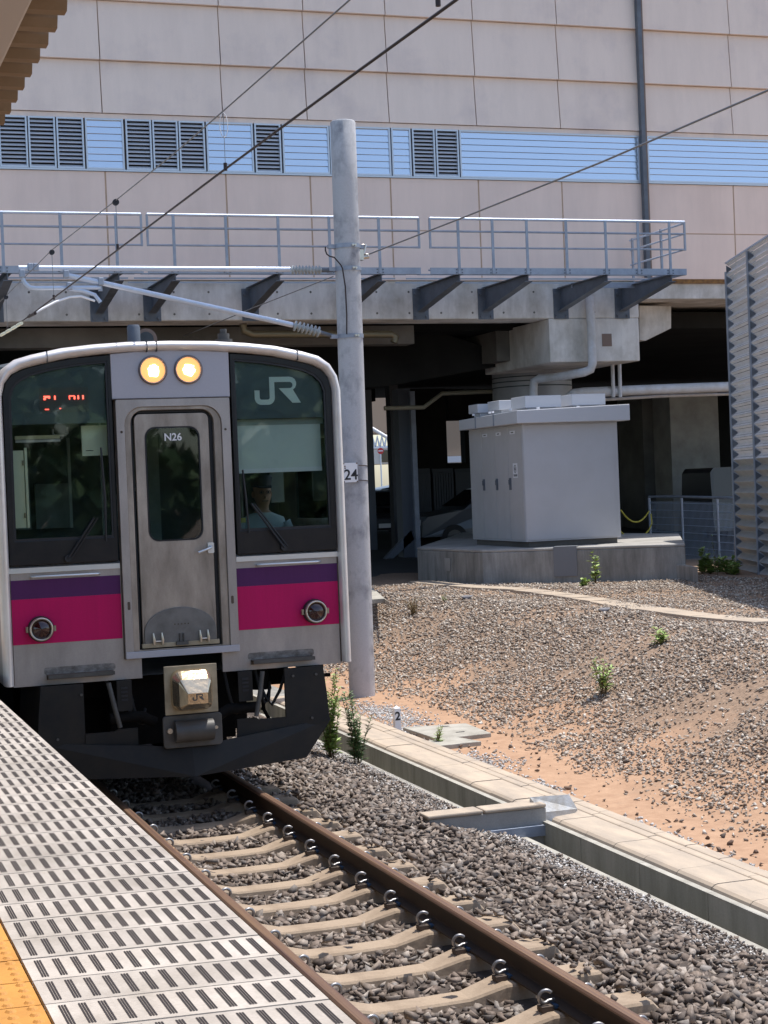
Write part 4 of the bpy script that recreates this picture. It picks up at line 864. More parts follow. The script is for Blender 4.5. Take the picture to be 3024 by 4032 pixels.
h = MB(); [h.tube([at(2+k*12, 724-k*7, X=-.02), at(11+k*12, 719-k*7, X=-.02)], .022, 8) for k in range(4)]; h.build('section_clamp', CREAM, cw)
# ------------------------------------------------------------------ station building above the viaduct
YW = 31.3
B = empty('station_building', (10, YW+5, 6), 'large pink panelled station building with a louvre strip above the viaduct', 'building')
def wx(x, y=300): return at(x, y, Y=YW).x
def wz(y, x=829): return at(x, y, Y=YW).z
zTop = 16.5
mb = MB(); mb.box((-14, YW+.014, wz(602)), (30, YW+.14, wz(384))); mb.box((-14, YW+.045, wz(266)), (30, YW+.14, zTop)); mb.box((-14, YW+.1401, wz(602)), (30, YW+12, zTop)); mb.build('core_wall', TANJ, B)
ups = [218, 478, 660, 837, 1025, 1206, 1390, 1578]
lows = [230, 490, 672, 845, 1035, 1215, 1397, 1585]
def cols(l, y):
    xs = [wx(v, y) for v in l]; d = xs[-1]-xs[-2]; return [xs[0]-2.2*2.97+0, xs[0]-2.97] + xs + [xs[-1]+d*k for k in range(1, 6)]
ux = [at(v, 200, Y=YW).x for v in ups]; lx = [at(v, 440, Y=YW).x for v in lows]
sp_ = ux[4]-ux[3]
ux = [ux[0]-3.2*2, ux[0]-3.2] + ux + [ux[-1]+sp_*k for k in range(1, 8)]
lx = [lx[0]-3.2*2, lx[0]-3.2] + lx + [lx[-1]+sp_*k for k in range(1, 8)]
zu = [wz(261), wz(157)]; rh = zu[1]-zu[0]
zr = [wz(266), wz(157), wz(34)]; rh = zr[2]-zr[1]; zr += [zr[2]+rh*k for k in range(1, 6)]
# facade panels, one per bay, lapped like boards in the upper rows
PJ = .010
def panel(x0, x1, z0, z1, lap, m, name='facade_panel'):
    mb = MB(); yb = YW+.044; yf0 = YW-(.05 if lap else 0); yf1 = YW+(.03 if lap else 0)
    PJ = .010 if lap else .016
    v = [(x0+PJ, yf0, z0+PJ), (x1-PJ, yf0, z0+PJ), (x1-PJ, yf1, z1-PJ*.3), (x0+PJ, yf1, z1-PJ*.3), (x0+PJ, yb, z0+PJ), (x1-PJ, yb, z0+PJ), (x1-PJ, yb, z1-PJ*.3), (x0+PJ, yb, z1-PJ*.3)]
    mb.add(v, [(0,1,2,3), (7,6,5,4), (0,4,5,1), (1,5,6,2), (2,6,7,3), (3,7,4,0)]); return mb.build(name, m, B)
xvis0, xvis1 = at(-60, 300, Y=YW).x, at(1750, 300, Y=YW).x
for i in range(len(ux)-1):
    if ux[i+1] < xvis0-3 or ux[i] > xvis1+3: continue
    for j in range(len(zr)-1):
        if zr[j] > wz(-120, 100)+2.5: continue
        panel(ux[i], ux[i+1], zr[j], zr[j+1], True, WALLM)
zl = [wz(603), wz(498), wz(384)]
for i in range(len(lx)-1):
    if lx[i+1] < xvis0-3 or lx[i] > xvis1+3: continue
    for j in range(2): panel(lx[i], lx[i+1], zl[j], zl[j+1], False, WALLP)
# louvre strip
z0, z1 = wz(380), wz(276)
mb = MB(); mb.box((-12, YW-.02, wz(276)), (28, YW+.134, wz(266)-.002)); mb.build('louvre_head', WALLM, B)
mb = MB(); mb.box((-12, YW-.03, wz(383.5)), (28, YW+.134, wz(380))); mb.build('louvre_sill', LOUVF, B)
segs = [(-180, -4, 0), (-2, 60, 1), (62, 121, 1), (123, 182, 1), (185, 268, 0), (272, 328, 1), (330, 385, 1), (387, 443, 1), (446, 547, 0), (550, 607, 1), (610, 711, 0), (712, 843, 0), (845, 887, 0), (890, 939, 1), (941, 990, 1), (992, 1380, 0), (1397, 1900, 0)]
for (a, b_, dark) in segs:
    xa, xb = wx(a, 325)+.003, wx(b_, 325)-.003
    f = MB(); t_ = .03
    f.box((xa, YW-.035, z0+.002), (xa+t_, YW+.05, z1-.002)); f.box((xb-t_, YW-.035, z0+.002), (xb, YW+.05, z1-.002)); f.box((xa+t_, YW-.034, z0+.002), (xb-t_, YW+.05, z0+.03)); f.box((xa+t_, YW-.034, z1-.03), (xb-t_, YW+.05, z1-.002))
    fo = f.build('vent' if dark else 'louvre_window', LOUVF, B)
    n = 12 if dark else 7; h = (z1-z0-.06)/n; bl = MB()
    for k in range(n):
        zb = z0+.03+k*h
        if dark: v = [(xa+t_, YW-.025, zb), (xb-t_, YW-.025, zb), (xb-t_, YW+.01, zb+h*.58), (xa+t_, YW+.01, zb+h*.58)]
        else: v = [(xa+t_, YW-.020, zb+.002), (xb-t_, YW-.020, zb+.002), (xb-t_, YW-.002, zb+h), (xa+t_, YW-.002, zb+h)]
        bl.add(v+[(p[0], p[1]+.006, p[2]-.004) for p in v], [(0,1,2,3), (7,6,5,4), (0,4,5,1), (1,5,6,2), (2,6,7,3), (3,7,4,0)])
    bl.build('blades', LOUVG if dark else LOUV, fo)
    bk = MB(); bk.box((xa+t_, YW+.06, z0), (xb-t_, YW+.13, z1)); bk.build('dark_backing', BLK, fo)
# downspout
mb = MB(); ax = at(1389, 300, Y=YW-.1).x; mb.box((ax-.055, YW-.16, wz(600)-.02), (ax+.03, YW-.045, zTop)); dsp = mb.build('downspout', GALVD, B)
mb = MB(); mb.box((ax+.03, YW-.12, wz(600)), (ax+.085, YW-.045, zTop)); mb.build('brown_strip', BRONZ, B)
# ------------------------------------------------------------------ viaduct
YB = 31.1
V = empty('viaduct', (10, 36, 0), 'grey concrete viaduct girder with pier cap, columns and dark soffit', 'viaduct')
def bz(y, x=829): return at(x, y, Y=YB).z
xe1 = at(1379, 640, Y=YB).x
zt, zb_ = bz(606), bz(690)
mb = MB(); mb.box((-16, YB, zb_), (xe1, YB+.9, zt)); gd = mb.build('girder', BEAMC, V, bevel=.02)
mb = MB(); mb.box((-16, YB-.04, zt+.002), (xe1+.2, YB+.2, zt+.055)); mb.build('cornice', WALLP, V)
mb = MB(); mb.box((xe1+.1, YB+.21, zt-.02), (30, YB+.5, zt+.06)); mb.build('rusty_ledge', RUST, V)
mb = MB(); mb.box((xe1+.02, YB+.25, bz(642, 1450)), (30, YB+4, zt-.022)); mb.build('edge_slab', BEAMC, V)
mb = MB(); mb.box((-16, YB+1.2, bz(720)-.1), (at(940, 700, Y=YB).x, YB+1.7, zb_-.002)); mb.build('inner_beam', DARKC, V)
# tie holes in the girder
for i in range(26):
    for k in (0, 1):
        x_ = -1.4+.66*i
        if x_ > xe1: continue
        h = MB(); h.disc((x_, YB+.001, zb_+.12+.62*k if k == 0 else zt-.22), (0, -1, 0), .022, .004, 8); h.build('tie_hole', DARKC, gd)
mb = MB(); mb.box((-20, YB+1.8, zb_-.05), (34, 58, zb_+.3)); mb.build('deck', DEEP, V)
# pier cap block
x0, x1 = at(1187, 720, Y=YB).x, at(1381, 720, Y=YB).x; zc = bz(781, 1285)
mb = MB(); mb.box((x0, YB+.004, zc), (x1, YB+3.4, zb_-.002)); cap = mb.build('pier_cap', BEAMC, V, bevel=.02)
h = MB(); pa, pb = at(1300, 721, Y=YB), at(1322, 748, Y=YB); h.box((pa.x, YB-.002, pb.z), (pb.x, YB+.004, pa.z)); h.build('dark_patch', BRONZ, cap)
P4 = [at(1381, 660, Y=YB+.9), at(1450, 661, Y=YB+.9), at(1450, 709, Y=YB+.9), at(1395, 736, Y=YB+.9), at(1381, 734, Y=YB+.9)]
mb = MB(); mb.xz([(p.x, p.z) for p in P4], YB+.9, YB+1.9); mb.build('side_corbel', BEAMC, V, bevel=.01)
YC = YB+2.6
pa, pb = at(1070, 694, Y=YC-.6), at(1133, 779, Y=YC-.6)
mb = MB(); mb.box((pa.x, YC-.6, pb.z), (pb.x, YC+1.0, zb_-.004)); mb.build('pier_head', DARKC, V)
hp = [at(540, 735, Y=YC+.2), at(935, 722, Y=YC+.2), at(1075, 762, Y=YC+.2), at(1075, 800, Y=YC+.2), at(800, 830, Y=YC+.2), at(540, 850, Y=YC+.2)]
hp = [at(880, 706, Y=YC+.2), at(915, 706, Y=YC+.2), at(1072, 758, Y=YC+.2), at(1072, 792, Y=YC+.2), at(830, 835, Y=YC+.2), at(400, 860, Y=YC+.2), at(400, 735, Y=YC+.2), at(830, 735, Y=YC+.2)]
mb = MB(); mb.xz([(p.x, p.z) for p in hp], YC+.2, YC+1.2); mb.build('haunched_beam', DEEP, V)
ca, cb2 = at(1070, 830, Y=YC+1.1), at(1227, 830, Y=YC+1.1); rc = (cb2.x-ca.x)/2
mb = MB(); mb.tube([((ca.x+cb2.x)/2, YC+1.1, .3), ((ca.x+cb2.x)/2, YC+1.1, pb.z+.3)], rc, 48, closed=False); col = mb.build('column', mat('column_cladding', (.30, .31, .33), .5, .3, c2=(.25, .26, .28), sc=2), V)
for y_ in (812, 822, 833): h = MB(); z_ = at(1150, y_, Y=YC+1.1-rc).z; h.tube([((ca.x+cb2.x)/2, YC+1.1, z_), ((ca.x+cb2.x)/2, YC+1.1, z_+.025)], rc+.006, 48, closed=False); h.build('steel_band', CABD, col)
# pipes
YP = YB-.15
mb = MB(); mb.tube([at(1273, 640, Y=YP), at(1277, 700, Y=YP), at(1280, 785, Y=YP), at(1276, 798, Y=YP), at(1262, 804, Y=YP+.1), at(1200, 815, Y=YP+.9), at(1165, 818, Y=YP+1.3), at(1154, 824, Y=YP+1.4), at(1152, 840, Y=YP+1.4), at(1153, 900, Y=YP+1.4)], .088, 16); mb.build('drain_pipe', PIPE, label='white vertical drain pipe bending below the pier cap', cat='pipe')
YQ = YB+1.0
pp = MB(); pp.tube([at(1222, 880, Y=YQ), at(1225, 862, Y=YQ), at(1238, 851, Y=YQ), at(1260, 848, Y=YQ), at(1420, 841, Y=YQ), at(1640, 833, Y=YQ)], .105, 16); ppo = pp.build('service_pipe', PIPE, label='long grey horizontal pipe under the viaduct right of the cabinet', cat='pipe')
pp = MB(); pp.tube([at(1225, 868, Y=YQ+.3), at(1420, 856, Y=YQ+.3), at(1640, 849, Y=YQ+.3)], .035, 8); pp.build('cable_conduit', PIPE, label='thin rusty conduit just below the long horizontal pipe', cat='conduit')
for x_ in (1322, 1337): h = MB(); a = at(x_, 745, Y=YQ-.12); b_ = at(x_+3, 858, Y=YQ-.12); h.tube([(a.x, a.y, zc+.2 if False else a.z), (b_.x, b_.y, b_.z)], .04, 8); h.build('pipe_hanger', PIPE, ppo)
pp = MB(); pp.tube([at(525, 700, Y=YB+.6), at(528, 715, Y=YB+.6), at(545, 722, Y=YB+.6), at(585, 722, Y=YB+.6), at(640, 722, Y=YB+.6), at(845, 722, Y=YB+.6), at(855, 728, Y=YB+.6), at(850, 740, Y=YB+.6)], .075, 12); pp.build('gutter_pipe', mat('bronze_pipe', (.20, .17, .11), .4, .5), label='bronze drain pipe slung under the girder behind the pole', cat='pipe')
pp = MB(); pp.tube([at(830, 882, Y=36), at(915, 880, Y=36), at(955, 850, Y=36), at(1075, 845, Y=36)], .05, 8); pp.build('bent_conduit', mat('cream_conduit', (.35, .32, .24), .6), label='cream conduit with two bends in the dark below the deck', cat='conduit')
# ------------------------------------------------------------------ walkway railings
YR = 29.0
def rp(x, y): return at(x, y, Y=YR)
def zline(x, yl, yr, xl, xr): return yl+(yr-yl)*(x-xl)/(xr-xl)
zT = rp(740, 469).z; zM1 = rp(740, 497).z; zM2 = rp(740, 533).z; zC0 = rp(740, 592).z; zC1 = rp(740, 577.5).z
def railing(xa, xb, posts, brs, label, ret=False):
    t = empty('railing', ((xa+xb)/2, YR, zC0), label, 'railing', 'walkway railings on the viaduct edge')
    for z_, r_, m in ((zT, .026, GALVL), (zM1, .020, GALV), (zM2, .018, GALV)):
        h = MB(); h.tube([(xa, YR, z_), (xb, YR, z_)], r_, 10); h.build('top_rail' if r_ > .025 else 'mid_rail', m, t)
    h = MB(); h.box((xa-.02 if xa > 0 else xa, YR-.012, zC0), (xb+.01, YR+.0, zC1)); h.box((xa, YR, zC1-.012), (xb, YR+.07, zC1)); h.box((xa, YR, zC0), (xb, YR+.07, zC0+.012)); h.build('edge_channel', GALV, t)
    for i, x_ in enumerate(posts):
        z0_ = zC0+.02 if i < 99 else 0
        h = MB(); h.box((x_-.025, YR-.030, zC0+.01), (x_+.025, YR-.013, zT)); h.build('post', GALV, t)
        h = MB(); [h.disc((x_+dx, YR-.013, zC0+dz), (0, -1, 0), .012, .012, 6) for dx in (-.055, .055) for dz in (.03, .085)]; h.build('bolt_set', GALVD, t)
    for x_ in (xa, xb):
        h = MB(); h.box((x_-.018, YR-.015, zM2-.018), (x_+.018, YR+.015, zT)); h.build('end_post', GALV, t)
    for x_ in brs:
        zt_ = zC0+.012
        h = MB(); w_ = .075
        dy = YB-YR
        pro = [(YR-.0, zt_-.11), (YR, zt_), (YB-.02, zt_), (YB-.02, zt_-.50), (YB-.3, zt_-.44)]
        h.prism([(YR, zt_-.13), (YR, zt_), (YB-.02, zt_), (YB-.02, zt_-.46)], lambda y, z: (x_-.006, y, z), lambda y, z: (x_+.006, y, z))
        h.box((x_-w_, YR, zt_-.014), (x_+w_, YB-.02, zt_+.0))
        h.add([(x_-w_, YR-.02, zt_-.13), (x_+w_, YR-.02, zt_-.13), (x_+w_, YB-.02, zt_-.46), (x_-w_, YB-.02, zt_-.46), (x_-w_, YR-.02, zt_-.142), (x_+w_, YR-.02, zt_-.142), (x_+w_, YB-.02, zt_-.472), (x_-w_, YB-.02, zt_-.472)], [(0,1,2,3), (7,6,5,4), (0,4,5,1), (1,5,6,2), (3,2,6,7), (0,3,7,4)])
        h.box((x_-.16, YB-.024, zt_-.62), (x_+.16, YB-.004, zt_-.02))
        for dx in (-.11, .11):
            h.disc((x_+dx, YB-.024, zt_-.56), (0, -1, 0), .03, .04, 8); h.disc((x_+dx, YB-.024, zt_-.12), (0, -1, 0), .03, .04, 8)
        h.build('bracket', GALVD, t)
    if ret:
        for z_, r_ in ((zT-.03, .02), (zM1-.0, .018), (zM2, .018)):
            h = MB(); h.tube([(xb-.02, YR, z_), (xb-.02, YB+.1, z_)], r_, 8); h.build('return_rail', GALVL, t)
        for y_ in (YR+.9, YB+.0):
            h = MB(); h.box((xb-.04, y_-.02, zC0), (xb, y_+.02, zT)); h.build('post', GALV, t)
        h = MB(); h.box((xb-.04, YR, zC0), (xb-.01, YB, zC1)); h.box((rp(1310, 590).x, YB-.6, zC0-.06), (xb, YB-.55, zC0+.04)); h.build('return_channel', GALV, t)
    # grating floor
    h = MB(); [h.box((xa, YR+.15+.2*k, zC1-.04), (xb, YR+.155+.2*k, zC1-.012)) for k in (0, 3, 6, 9)]; h.build('walkway_grating', GALV, t)
    return t
def xr(x): return rp(x, 540).x
railing(xr(-160), xr(307), [xr(v) for v in (-100, 6, 132, 252)], [xr(v) for v in (-106, 14, 255)], 'leftmost walkway railing, ending above the train cab')
railing(xr(320), xr(906), [xr(v) for v in (376, 489, 602, 712, 819)], [xr(v) for v in (377, 602, 822)], 'middle walkway railing, partly behind the concrete pole')
railing(xr(930), xr(1480), [xr(v) for v in (990, 1064, 1138, 1223, 1308, 1378, 1446)], [xr(v) for v in (991, 1139, 1310, 1449)], 'rightmost walkway railing with a return rail at its end', True)
# ------------------------------------------------------------------ plinth and electrical cabinet
PZ = 1.224
pts = [at(901, 1182.6, Z=PZ), at(1041, 1188, Z=PZ), at(1480, 1174.6, Z=PZ), at(1512, 1166, Z=PZ)+Vector((1.5, 3.5, 0)), at(1000, 1150, Z=PZ)]
pl = empty('concrete_plinth', (pts[1].x, pts[1].y, .57), 'large weathered angular concrete plinth carrying the grey cabinet', 'plinth')
mb = MB(); mb.prism([(p.x, p.y) for p in pts], lambda x, y: (x, y, .3), lambda x, y: (x, y, PZ-.05)); mb.build('body', CONCW, pl, bevel=.02)
mb = MB(); mb.prism([(p.x, p.y) for p in pts], lambda x, y: (x, y, PZ-.049), lambda x, y: (x, y, PZ)); mb.build('top_slab', CONC, pl, bevel=.015)
e0, e1 = pts[1], pts[2]; ed = (e1-e0).normalized(); nd = Vector((ed.y, -ed.x, 0))
fa = at(1187, 1186, Z=PZ); L0 = (fa-e0).dot(ed); a = e0+ed*L0; b_ = a+ed*.42
h = MB(); h.add([a+nd*.02+Vector((0,0,.02)), b_+nd*.02+Vector((0,0,.02)), b_+nd*.02-Vector((0,0,.52)), a+nd*.02-Vector((0,0,.52)), a-nd*.3+Vector((0,0,.02)), b_-nd*.3+Vector((0,0,.02)), b_+nd*.012-Vector((0,0,.52)), a+nd*.012-Vector((0,0,.52))], [(0,1,2,3), (0,4,5,1), (1,5,6,2), (2,6,7,3), (3,7,4,0), (4,7,6,5)]); h.build('checker_cover', CHKD, pl)
a = e1+Vector((.0, .2, 0)); sq = at(1483, 1180, Z=PZ)
st = MB(); q1, q2 = at(1484, 1213, Z=.98), at(1513, 1210, Z=.98); st.prism([(e1.x+.01, e1.y+.05), (q2.x, q2.y+.1), (q2.x+.3, q2.y+2), (e1.x+.4, e1.y+2.2)], lambda x, y: (x, y, .3), lambda x, y: (x, y, .86)); st.build('side_step', CONCW, pl, bevel=.015)
lb = at(965, 1218, Z=.95); u = (pts[1]-pts[0]).normalized(); lp = pts[0]+(pts[1]-pts[0])*.45; nn = Vector((u.y, -u.x, 0))
h = MB(); c0 = lp+nn*.02; h.add([c0+Vector((0,0,-.18)), c0+u*.22+Vector((0,0,-.18)), c0+u*.22+Vector((0,0,-.42)), c0+Vector((0,0,-.42))]+[c0-nn*.01+Vector((0,0,-.18)), c0-nn*.01+u*.22+Vector((0,0,-.18)), c0-nn*.01+u*.22+Vector((0,0,-.42)), c0-nn*.01+Vector((0,0,-.42))], [(0,1,2,3), (0,4,5,1), (1,5,6,2), (2,6,7,3), (3,7,4,0)]); h.build('small_plate', CONC, pl)
# cabinet: local frame u (front, to the right), v (depth)
c0 = at(1138, 1171, Z=PZ+.105); c1 = at(1342, 1160.4, Z=PZ+.105)
u = Vector((c1.x-c0.x, c1.y-c0.y, 0)); W_ = 1.88; u.normalize(); 
v = Vector((-u.y, u.x, 0)); DEP = 2.75; HT = 2.16; z0c = PZ+.105
CB = empty('electrical_cabinet', (c0.x, c0.y, z0c), 'large grey steel electrical cabinet with latched doors on the concrete plinth', 'electrical cabinet')
CM = Matrix((( u.x, v.x, 0, c0.x), (u.y, v.y, 0, c0.y), (0, 0, 1, z0c), (0, 0, 0, 1)))
W_ = (c1-c0).length
def cbox(a, b_, name, m, par=None, bev=.006): h = MB(); h.box(a, b_, CM); return h.build(name, m, par or CB, bevel=bev)
cbox((0, 0, 0), (W_, DEP, HT), 'housing', CAB)
cbox((.06, .04, -.104), (W_-.06, DEP-.04, -.001), 'base_frame', DARKC)
cbox((.012, -.012, .03), (W_-.09, -.001, HT-.03), 'front_panel', CAB)
for k in range(4):
    cbox((-.012, .06+k*.672, .03), (-.001, .06+k*.672+.656, HT-.03), 'side_door', CABS)
for k, yy in enumerate((.60, 1.27, 1.95)):
    h = MB(); h.box((-.035, yy, .96), (-.012, yy+.07, 1.18), CM); h.box((-.06, yy+.012, 1.06), (-.03, yy+.036, 1.15), CM); h.build('door_latch', GALVD, CB)
h = MB(); h.box((-.0145, .28, 1.18), (-.012, .50, 1.45), CM); st_ = h.build('warning_sticker', WHITE, CB)
h = MB(); h.tube([CM @ Vector((-.0155, .39+.05*math.cos(6.283*k/12), 1.345+.07*math.sin(6.283*k/12))) for k in range(13)], .005, 5); h.tube([CM @ Vector((-.0155, .39+.02*math.cos(6.283*k/8), 1.345+.025*math.sin(6.283*k/8))) for k in range(9)], .005, 5); h.build('sticker_symbol', BLK, st_)
for q in range(4): h = MB(); h.box((-.0165, .465-.045*q-.028, 1.205), (-.0145, .465-.045*q, 1.245), CM); h.build('sticker_text', BLK, st_)
for yy in (.35, 1.05, 1.75): h = MB(); h.box((-.016, yy, HT-.17), (-.012, yy+.24, HT-.11), CM); no = h.build('name_plate', WHITE, CB); h = MB(); h.box((-.018, yy+.06, HT-.15), (-.016, yy+.18, HT-.13), CM); h.build('plate_text', GREY2, no)
# roof (front fascia grows taller to the right, as in the photograph)
h = MB(); ov = .17; zr0 = HT+.002
vv = [(-ov, -ov, zr0), (W_+.19, -ov, zr0+.0), (W_+.19, DEP+.1, zr0), (-ov, DEP+.1, zr0), (-ov, -ov, zr0+.235), (W_+.19, -ov, zr0+.30), (W_+.19, DEP+.1, zr0+.28), (-ov, DEP+.1, zr0+.20)]
h.add([CM @ Vector(p) for p in vv], [(0,3,2,1), (4,5,6,7), (0,1,5,4), (1,2,6,5), (2,3,7,6), (3,0,4,7)]); rf = h.build('roof', CABR, CB, bevel=.012)
for yy in (.95, 1.9): cbox((-ov-.012, yy, zr0+.0), (-ov-.001, yy+.05, zr0+.23), 'roof_joint', GALV, rf)
def cvent(a, b_): cbox(a, b_, 'roof_vent_cowl', CABR, rf, .01)
for (a, b_) in (((.18, .25, .30), (.90, .95, .52)), ((1.12, .25, .32), (1.80, .95, .53)), ((.06, 1.25, .32), (.75, 1.85, .50)), ((.95, 1.25, .33), (1.6, 1.85, .50)), ((-.05, 2.1, .31), (.55, 2.6, .48))):
    cvent((a[0], a[1], HT+a[2]), (b_[0], b_[1], HT+b_[2])); cbox((a[0]+.08, a[1]+.08, HT+.24), (b_[0]-.08, b_[1]-.08, HT+a[2]), 'vent_neck', CABR, rf, 0)
for (x_, y_) in ((-.1, .3), (-.1, 1.2), (-.1, 1.35), (1.1, -.05), (-.1, 2.2), (.3, -.05)): h = MB(); p = CM @ Vector((x_, y_, HT+.26)); h.tube([p, p+Vector((0, 0, .035))], .03, 10); h.build('lifting_eye', WHITE, rf)
# ------------------------------------------------------------------ noise barrier
NB = empty('noise_barrier', (14.09, 28.74, .5), 'tall ribbed metal noise barrier at the right edge', 'noise barrier')
n0 = Vector((14.086, 28.74, 0)); n1 = Vector((13.452, 26.911, 0)); d = (n1-n0).normalized(); nr = Vector((d.y, -d.x, 0))
if nr.x > 0: nr = -nr
ztop = at(1612, 545, Y=26.911).z; zbr = at(1584.6, 993, Y=28.74).z; zbot = .40
span = (n1-n0).length
for k in range(6):
    p = n0+d*span*k; h = MB()
    Mx = Matrix(((d.x, nr.x, 0, p.x), (d.y, nr.y, 0, p.y), (0, 0, 1, 0), (0, 0, 0, 1)))
    zt_ = at(1568, 590, Y=28.74).z if k == 0 else ztop
    h.box((-.045, -.010, zbot-.3), (.045, .004, zt_+.02), Mx); h.box((-.045, -.16, zbot-.3), (.045, -.145, zt_+.02), Mx); h.box((-.005, -.145, zbot-.3), (.005, -.010, zt_+.02), Mx); h.build('steel_post', GALV, NB)
for k in range(5):
    p = n0+d*span*k; Mx = Matrix(((d.x, nr.x, 0, p.x), (d.y, nr.y, 0, p.y), (0, 0, 1, 0), (0, 0, 0, 1)))
    pit = .208; z = zbot; z_end = at(1568, 590, Y=28.74).z if k == 0 else ztop
    z_end = ztop-.02
    cap_a = (at(1568, 590, Y=28.74).z if k == 0 else ztop)
    up_m, lo_m, rib = MB(), MB(), MB()
    while z < z_end:
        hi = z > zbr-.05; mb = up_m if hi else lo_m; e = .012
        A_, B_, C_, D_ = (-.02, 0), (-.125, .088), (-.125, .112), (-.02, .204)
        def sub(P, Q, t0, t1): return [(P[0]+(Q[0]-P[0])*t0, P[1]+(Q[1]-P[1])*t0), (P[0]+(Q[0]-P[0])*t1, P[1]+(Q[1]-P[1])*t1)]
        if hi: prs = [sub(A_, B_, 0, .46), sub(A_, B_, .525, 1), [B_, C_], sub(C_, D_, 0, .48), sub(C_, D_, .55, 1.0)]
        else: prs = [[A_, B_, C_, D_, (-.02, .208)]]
        for pr in prs:
            for (ya, za), (yb, zb2) in zip(pr, pr[1:]):
                mb.quad(Mx @ Vector((.03, ya, z+za)), Mx @ Vector((span-.03, ya, z+za)), Mx @ Vector((span-.03, yb, z+zb2)), Mx @ Vector((.03, yb, z+zb2)))
        # end ribs (dark triangles beside the post)
        rib.prism([(-.018, z+.03), (-.018, z+.175), (-.118, z+.112), (-.118, z+.092)], lambda y, zz: Mx @ Vector((.030, y, zz)), lambda y, zz: Mx @ Vector((.036, y, zz)))
        z += pit
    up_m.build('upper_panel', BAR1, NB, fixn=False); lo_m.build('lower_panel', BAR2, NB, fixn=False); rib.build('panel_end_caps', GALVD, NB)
    h = MB(); h.add([Mx @ Vector(q) for q in ((.0, -.14, z), (span, -.14, z), (span, .0, z), (0, .0, z), (.0, -.14, z+.03), (span, -.14, z+.03), (span, .0, z+.03), (0, .0, z+.03))], [(0,3,2,1), (4,5,6,7), (0,1,5,4), (1,2,6,5), (2,3,7,6), (3,0,4,7)]); h.build('top_cap', GALVL, NB)
# ------------------------------------------------------------------ mesh fence
f0, f1 = at(1402, 1190, Z=.9), None
fy0, fy1 = 34.3, 31.5
pA = at(1402, 1073, Y=fy0); pM = at(1472, 1073, Y=33.1); pC = at(1549, 1075, Y=31.7)
FN = empty('mesh_fence', (pA.x, pA.y, .5), 'low blue grey wire mesh fence between plinth and noise barrier', 'fence')
zf = pM.z
for p in (pA, pM, pC): h = MB(); h.tube([(p.x, p.y, .4), (p.x, p.y, p.z-.02)], .03, 10); h.build('fence_post', GALV, FN)
ext = pC+(pC-pM)*.9
h = MB(); h.tube([pA, pM, pC, ext], .028, 8); h.build('fence_top_rail', GALV, FN)
h = MB()
for a, b_ in ((pA, pM), (pM, pC), (pC, ext)):
    for k in range(11):
        z_ = -.14-.16*k; h.tube([a+Vector((0, -.03, z_)), b_+Vector((0, -.03, z_))], .007, 4)
    n = int((b_-a).length/.045)
    for k in range(n):
        q = a.lerp(b_, (k+.5)/n)+Vector((0, -.035, -.1)); h.tube([q, Vector((q.x, q.y, .45))], .005, 3, closed=False)
h.build('wire_mesh', MESHM, FN)
h = MB(); a, b_ = at(1341, 1102, Y=32.6), at(1402, 1104, Y=33.8); h.tube([a.lerp(b_, t/8)+Vector((0, 0, -.25*(1-(t/4-1)**2))) for t in range(9)], .018, 6)
b2 = at(1402, 1145, Y=33.8); h.tube([at(1341, 1148, Y=32.6), at(1360, 1170, Y=33), at(1380, 1168, Y=33.4), b2, at(1408, 1130, Y=33.8), at(1406, 1110, Y=33.8)], .018, 6); h.build('yellow_chain', YROPE, label='yellow chain hanging between the cabinet and the mesh fence', cat='chain')
# ------------------------------------------------------------------ things in the dark under the deck
def bbox_px(x0, y0, x1, y1, Y, d, name, m, par, bev=0):
    a, b_ = at(x0, (y0+y1)/2, Y=Y), at(x1, (y0+y1)/2, Y=Y); za, zb2 = at((x0+x1)/2, y0, Y=Y).z, at((x0+x1)/2, y1, Y=Y).z
    h = MB(); h.box((a.x, Y, zb2), (b_.x, Y+d, za)); return h.build(name, m, par, bevel=bev)
pr_ = empty('rear_pier', (20, 42, .4), 'pale concrete wall pier in the shade behind the mesh fence', 'pier')
bbox_px(1452, 845, 1556, 1190, 42, 1.5, 'pier_face', CONC, pr_)
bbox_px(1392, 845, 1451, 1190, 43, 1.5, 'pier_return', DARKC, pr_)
sc_ = empty('steel_column', (at(880, 1200, Y=38).x, 38, .4), 'grey steel column with splayed foot plates under the viaduct', 'column')
bbox_px(866, 840, 893, 1205, 38, .4, 'column_shaft', mat('steel_grey', (.09, .105, .13), .6), sc_)
bbox_px(893, 845, 903, 1212, 37.9, .1, 'front_tube', GALV, sc_)
h = MB(); q = [at(830, 1208, Y=38), at(848, 1208, Y=38), at(895, 1165, Y=38), at(888, 1145, Y=38)]; h.xz([(p.x, p.z) for p in q], 38.0, 38.15); h.build('brace', mat('steel_grey2', (.13, .15, .18), .6), sc_)
sp2 = empty('support_post', (at(855, 1200, Y=41).x, 41, .4), 'dark steel post left of the splayed column', 'post')
bbox_px(848, 830, 866, 1205, 41, .3, 'post', mat('steel_dark', (.05, .055, .065), .7), sp2)
sp3 = empty('support_post', (at(800, 1200, Y=41).x, 41, .4), 'dark grey post just right of the concrete pole', 'post')
bbox_px(790, 830, 809, 1195, 41, .3, 'post', mat('steel_dark2', (.09, .10, .12), .7), sp3)
bw = empty('added_dark_wall', (15, 52, .4), 'added dark wall closing off light under the viaduct', 'wall')  # unlit-looking sheets added to shut light out below the deck
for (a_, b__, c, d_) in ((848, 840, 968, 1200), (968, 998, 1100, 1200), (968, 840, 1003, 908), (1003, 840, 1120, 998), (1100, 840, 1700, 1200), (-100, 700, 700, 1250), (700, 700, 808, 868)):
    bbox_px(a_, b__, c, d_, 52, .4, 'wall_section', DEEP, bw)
lk_ = []
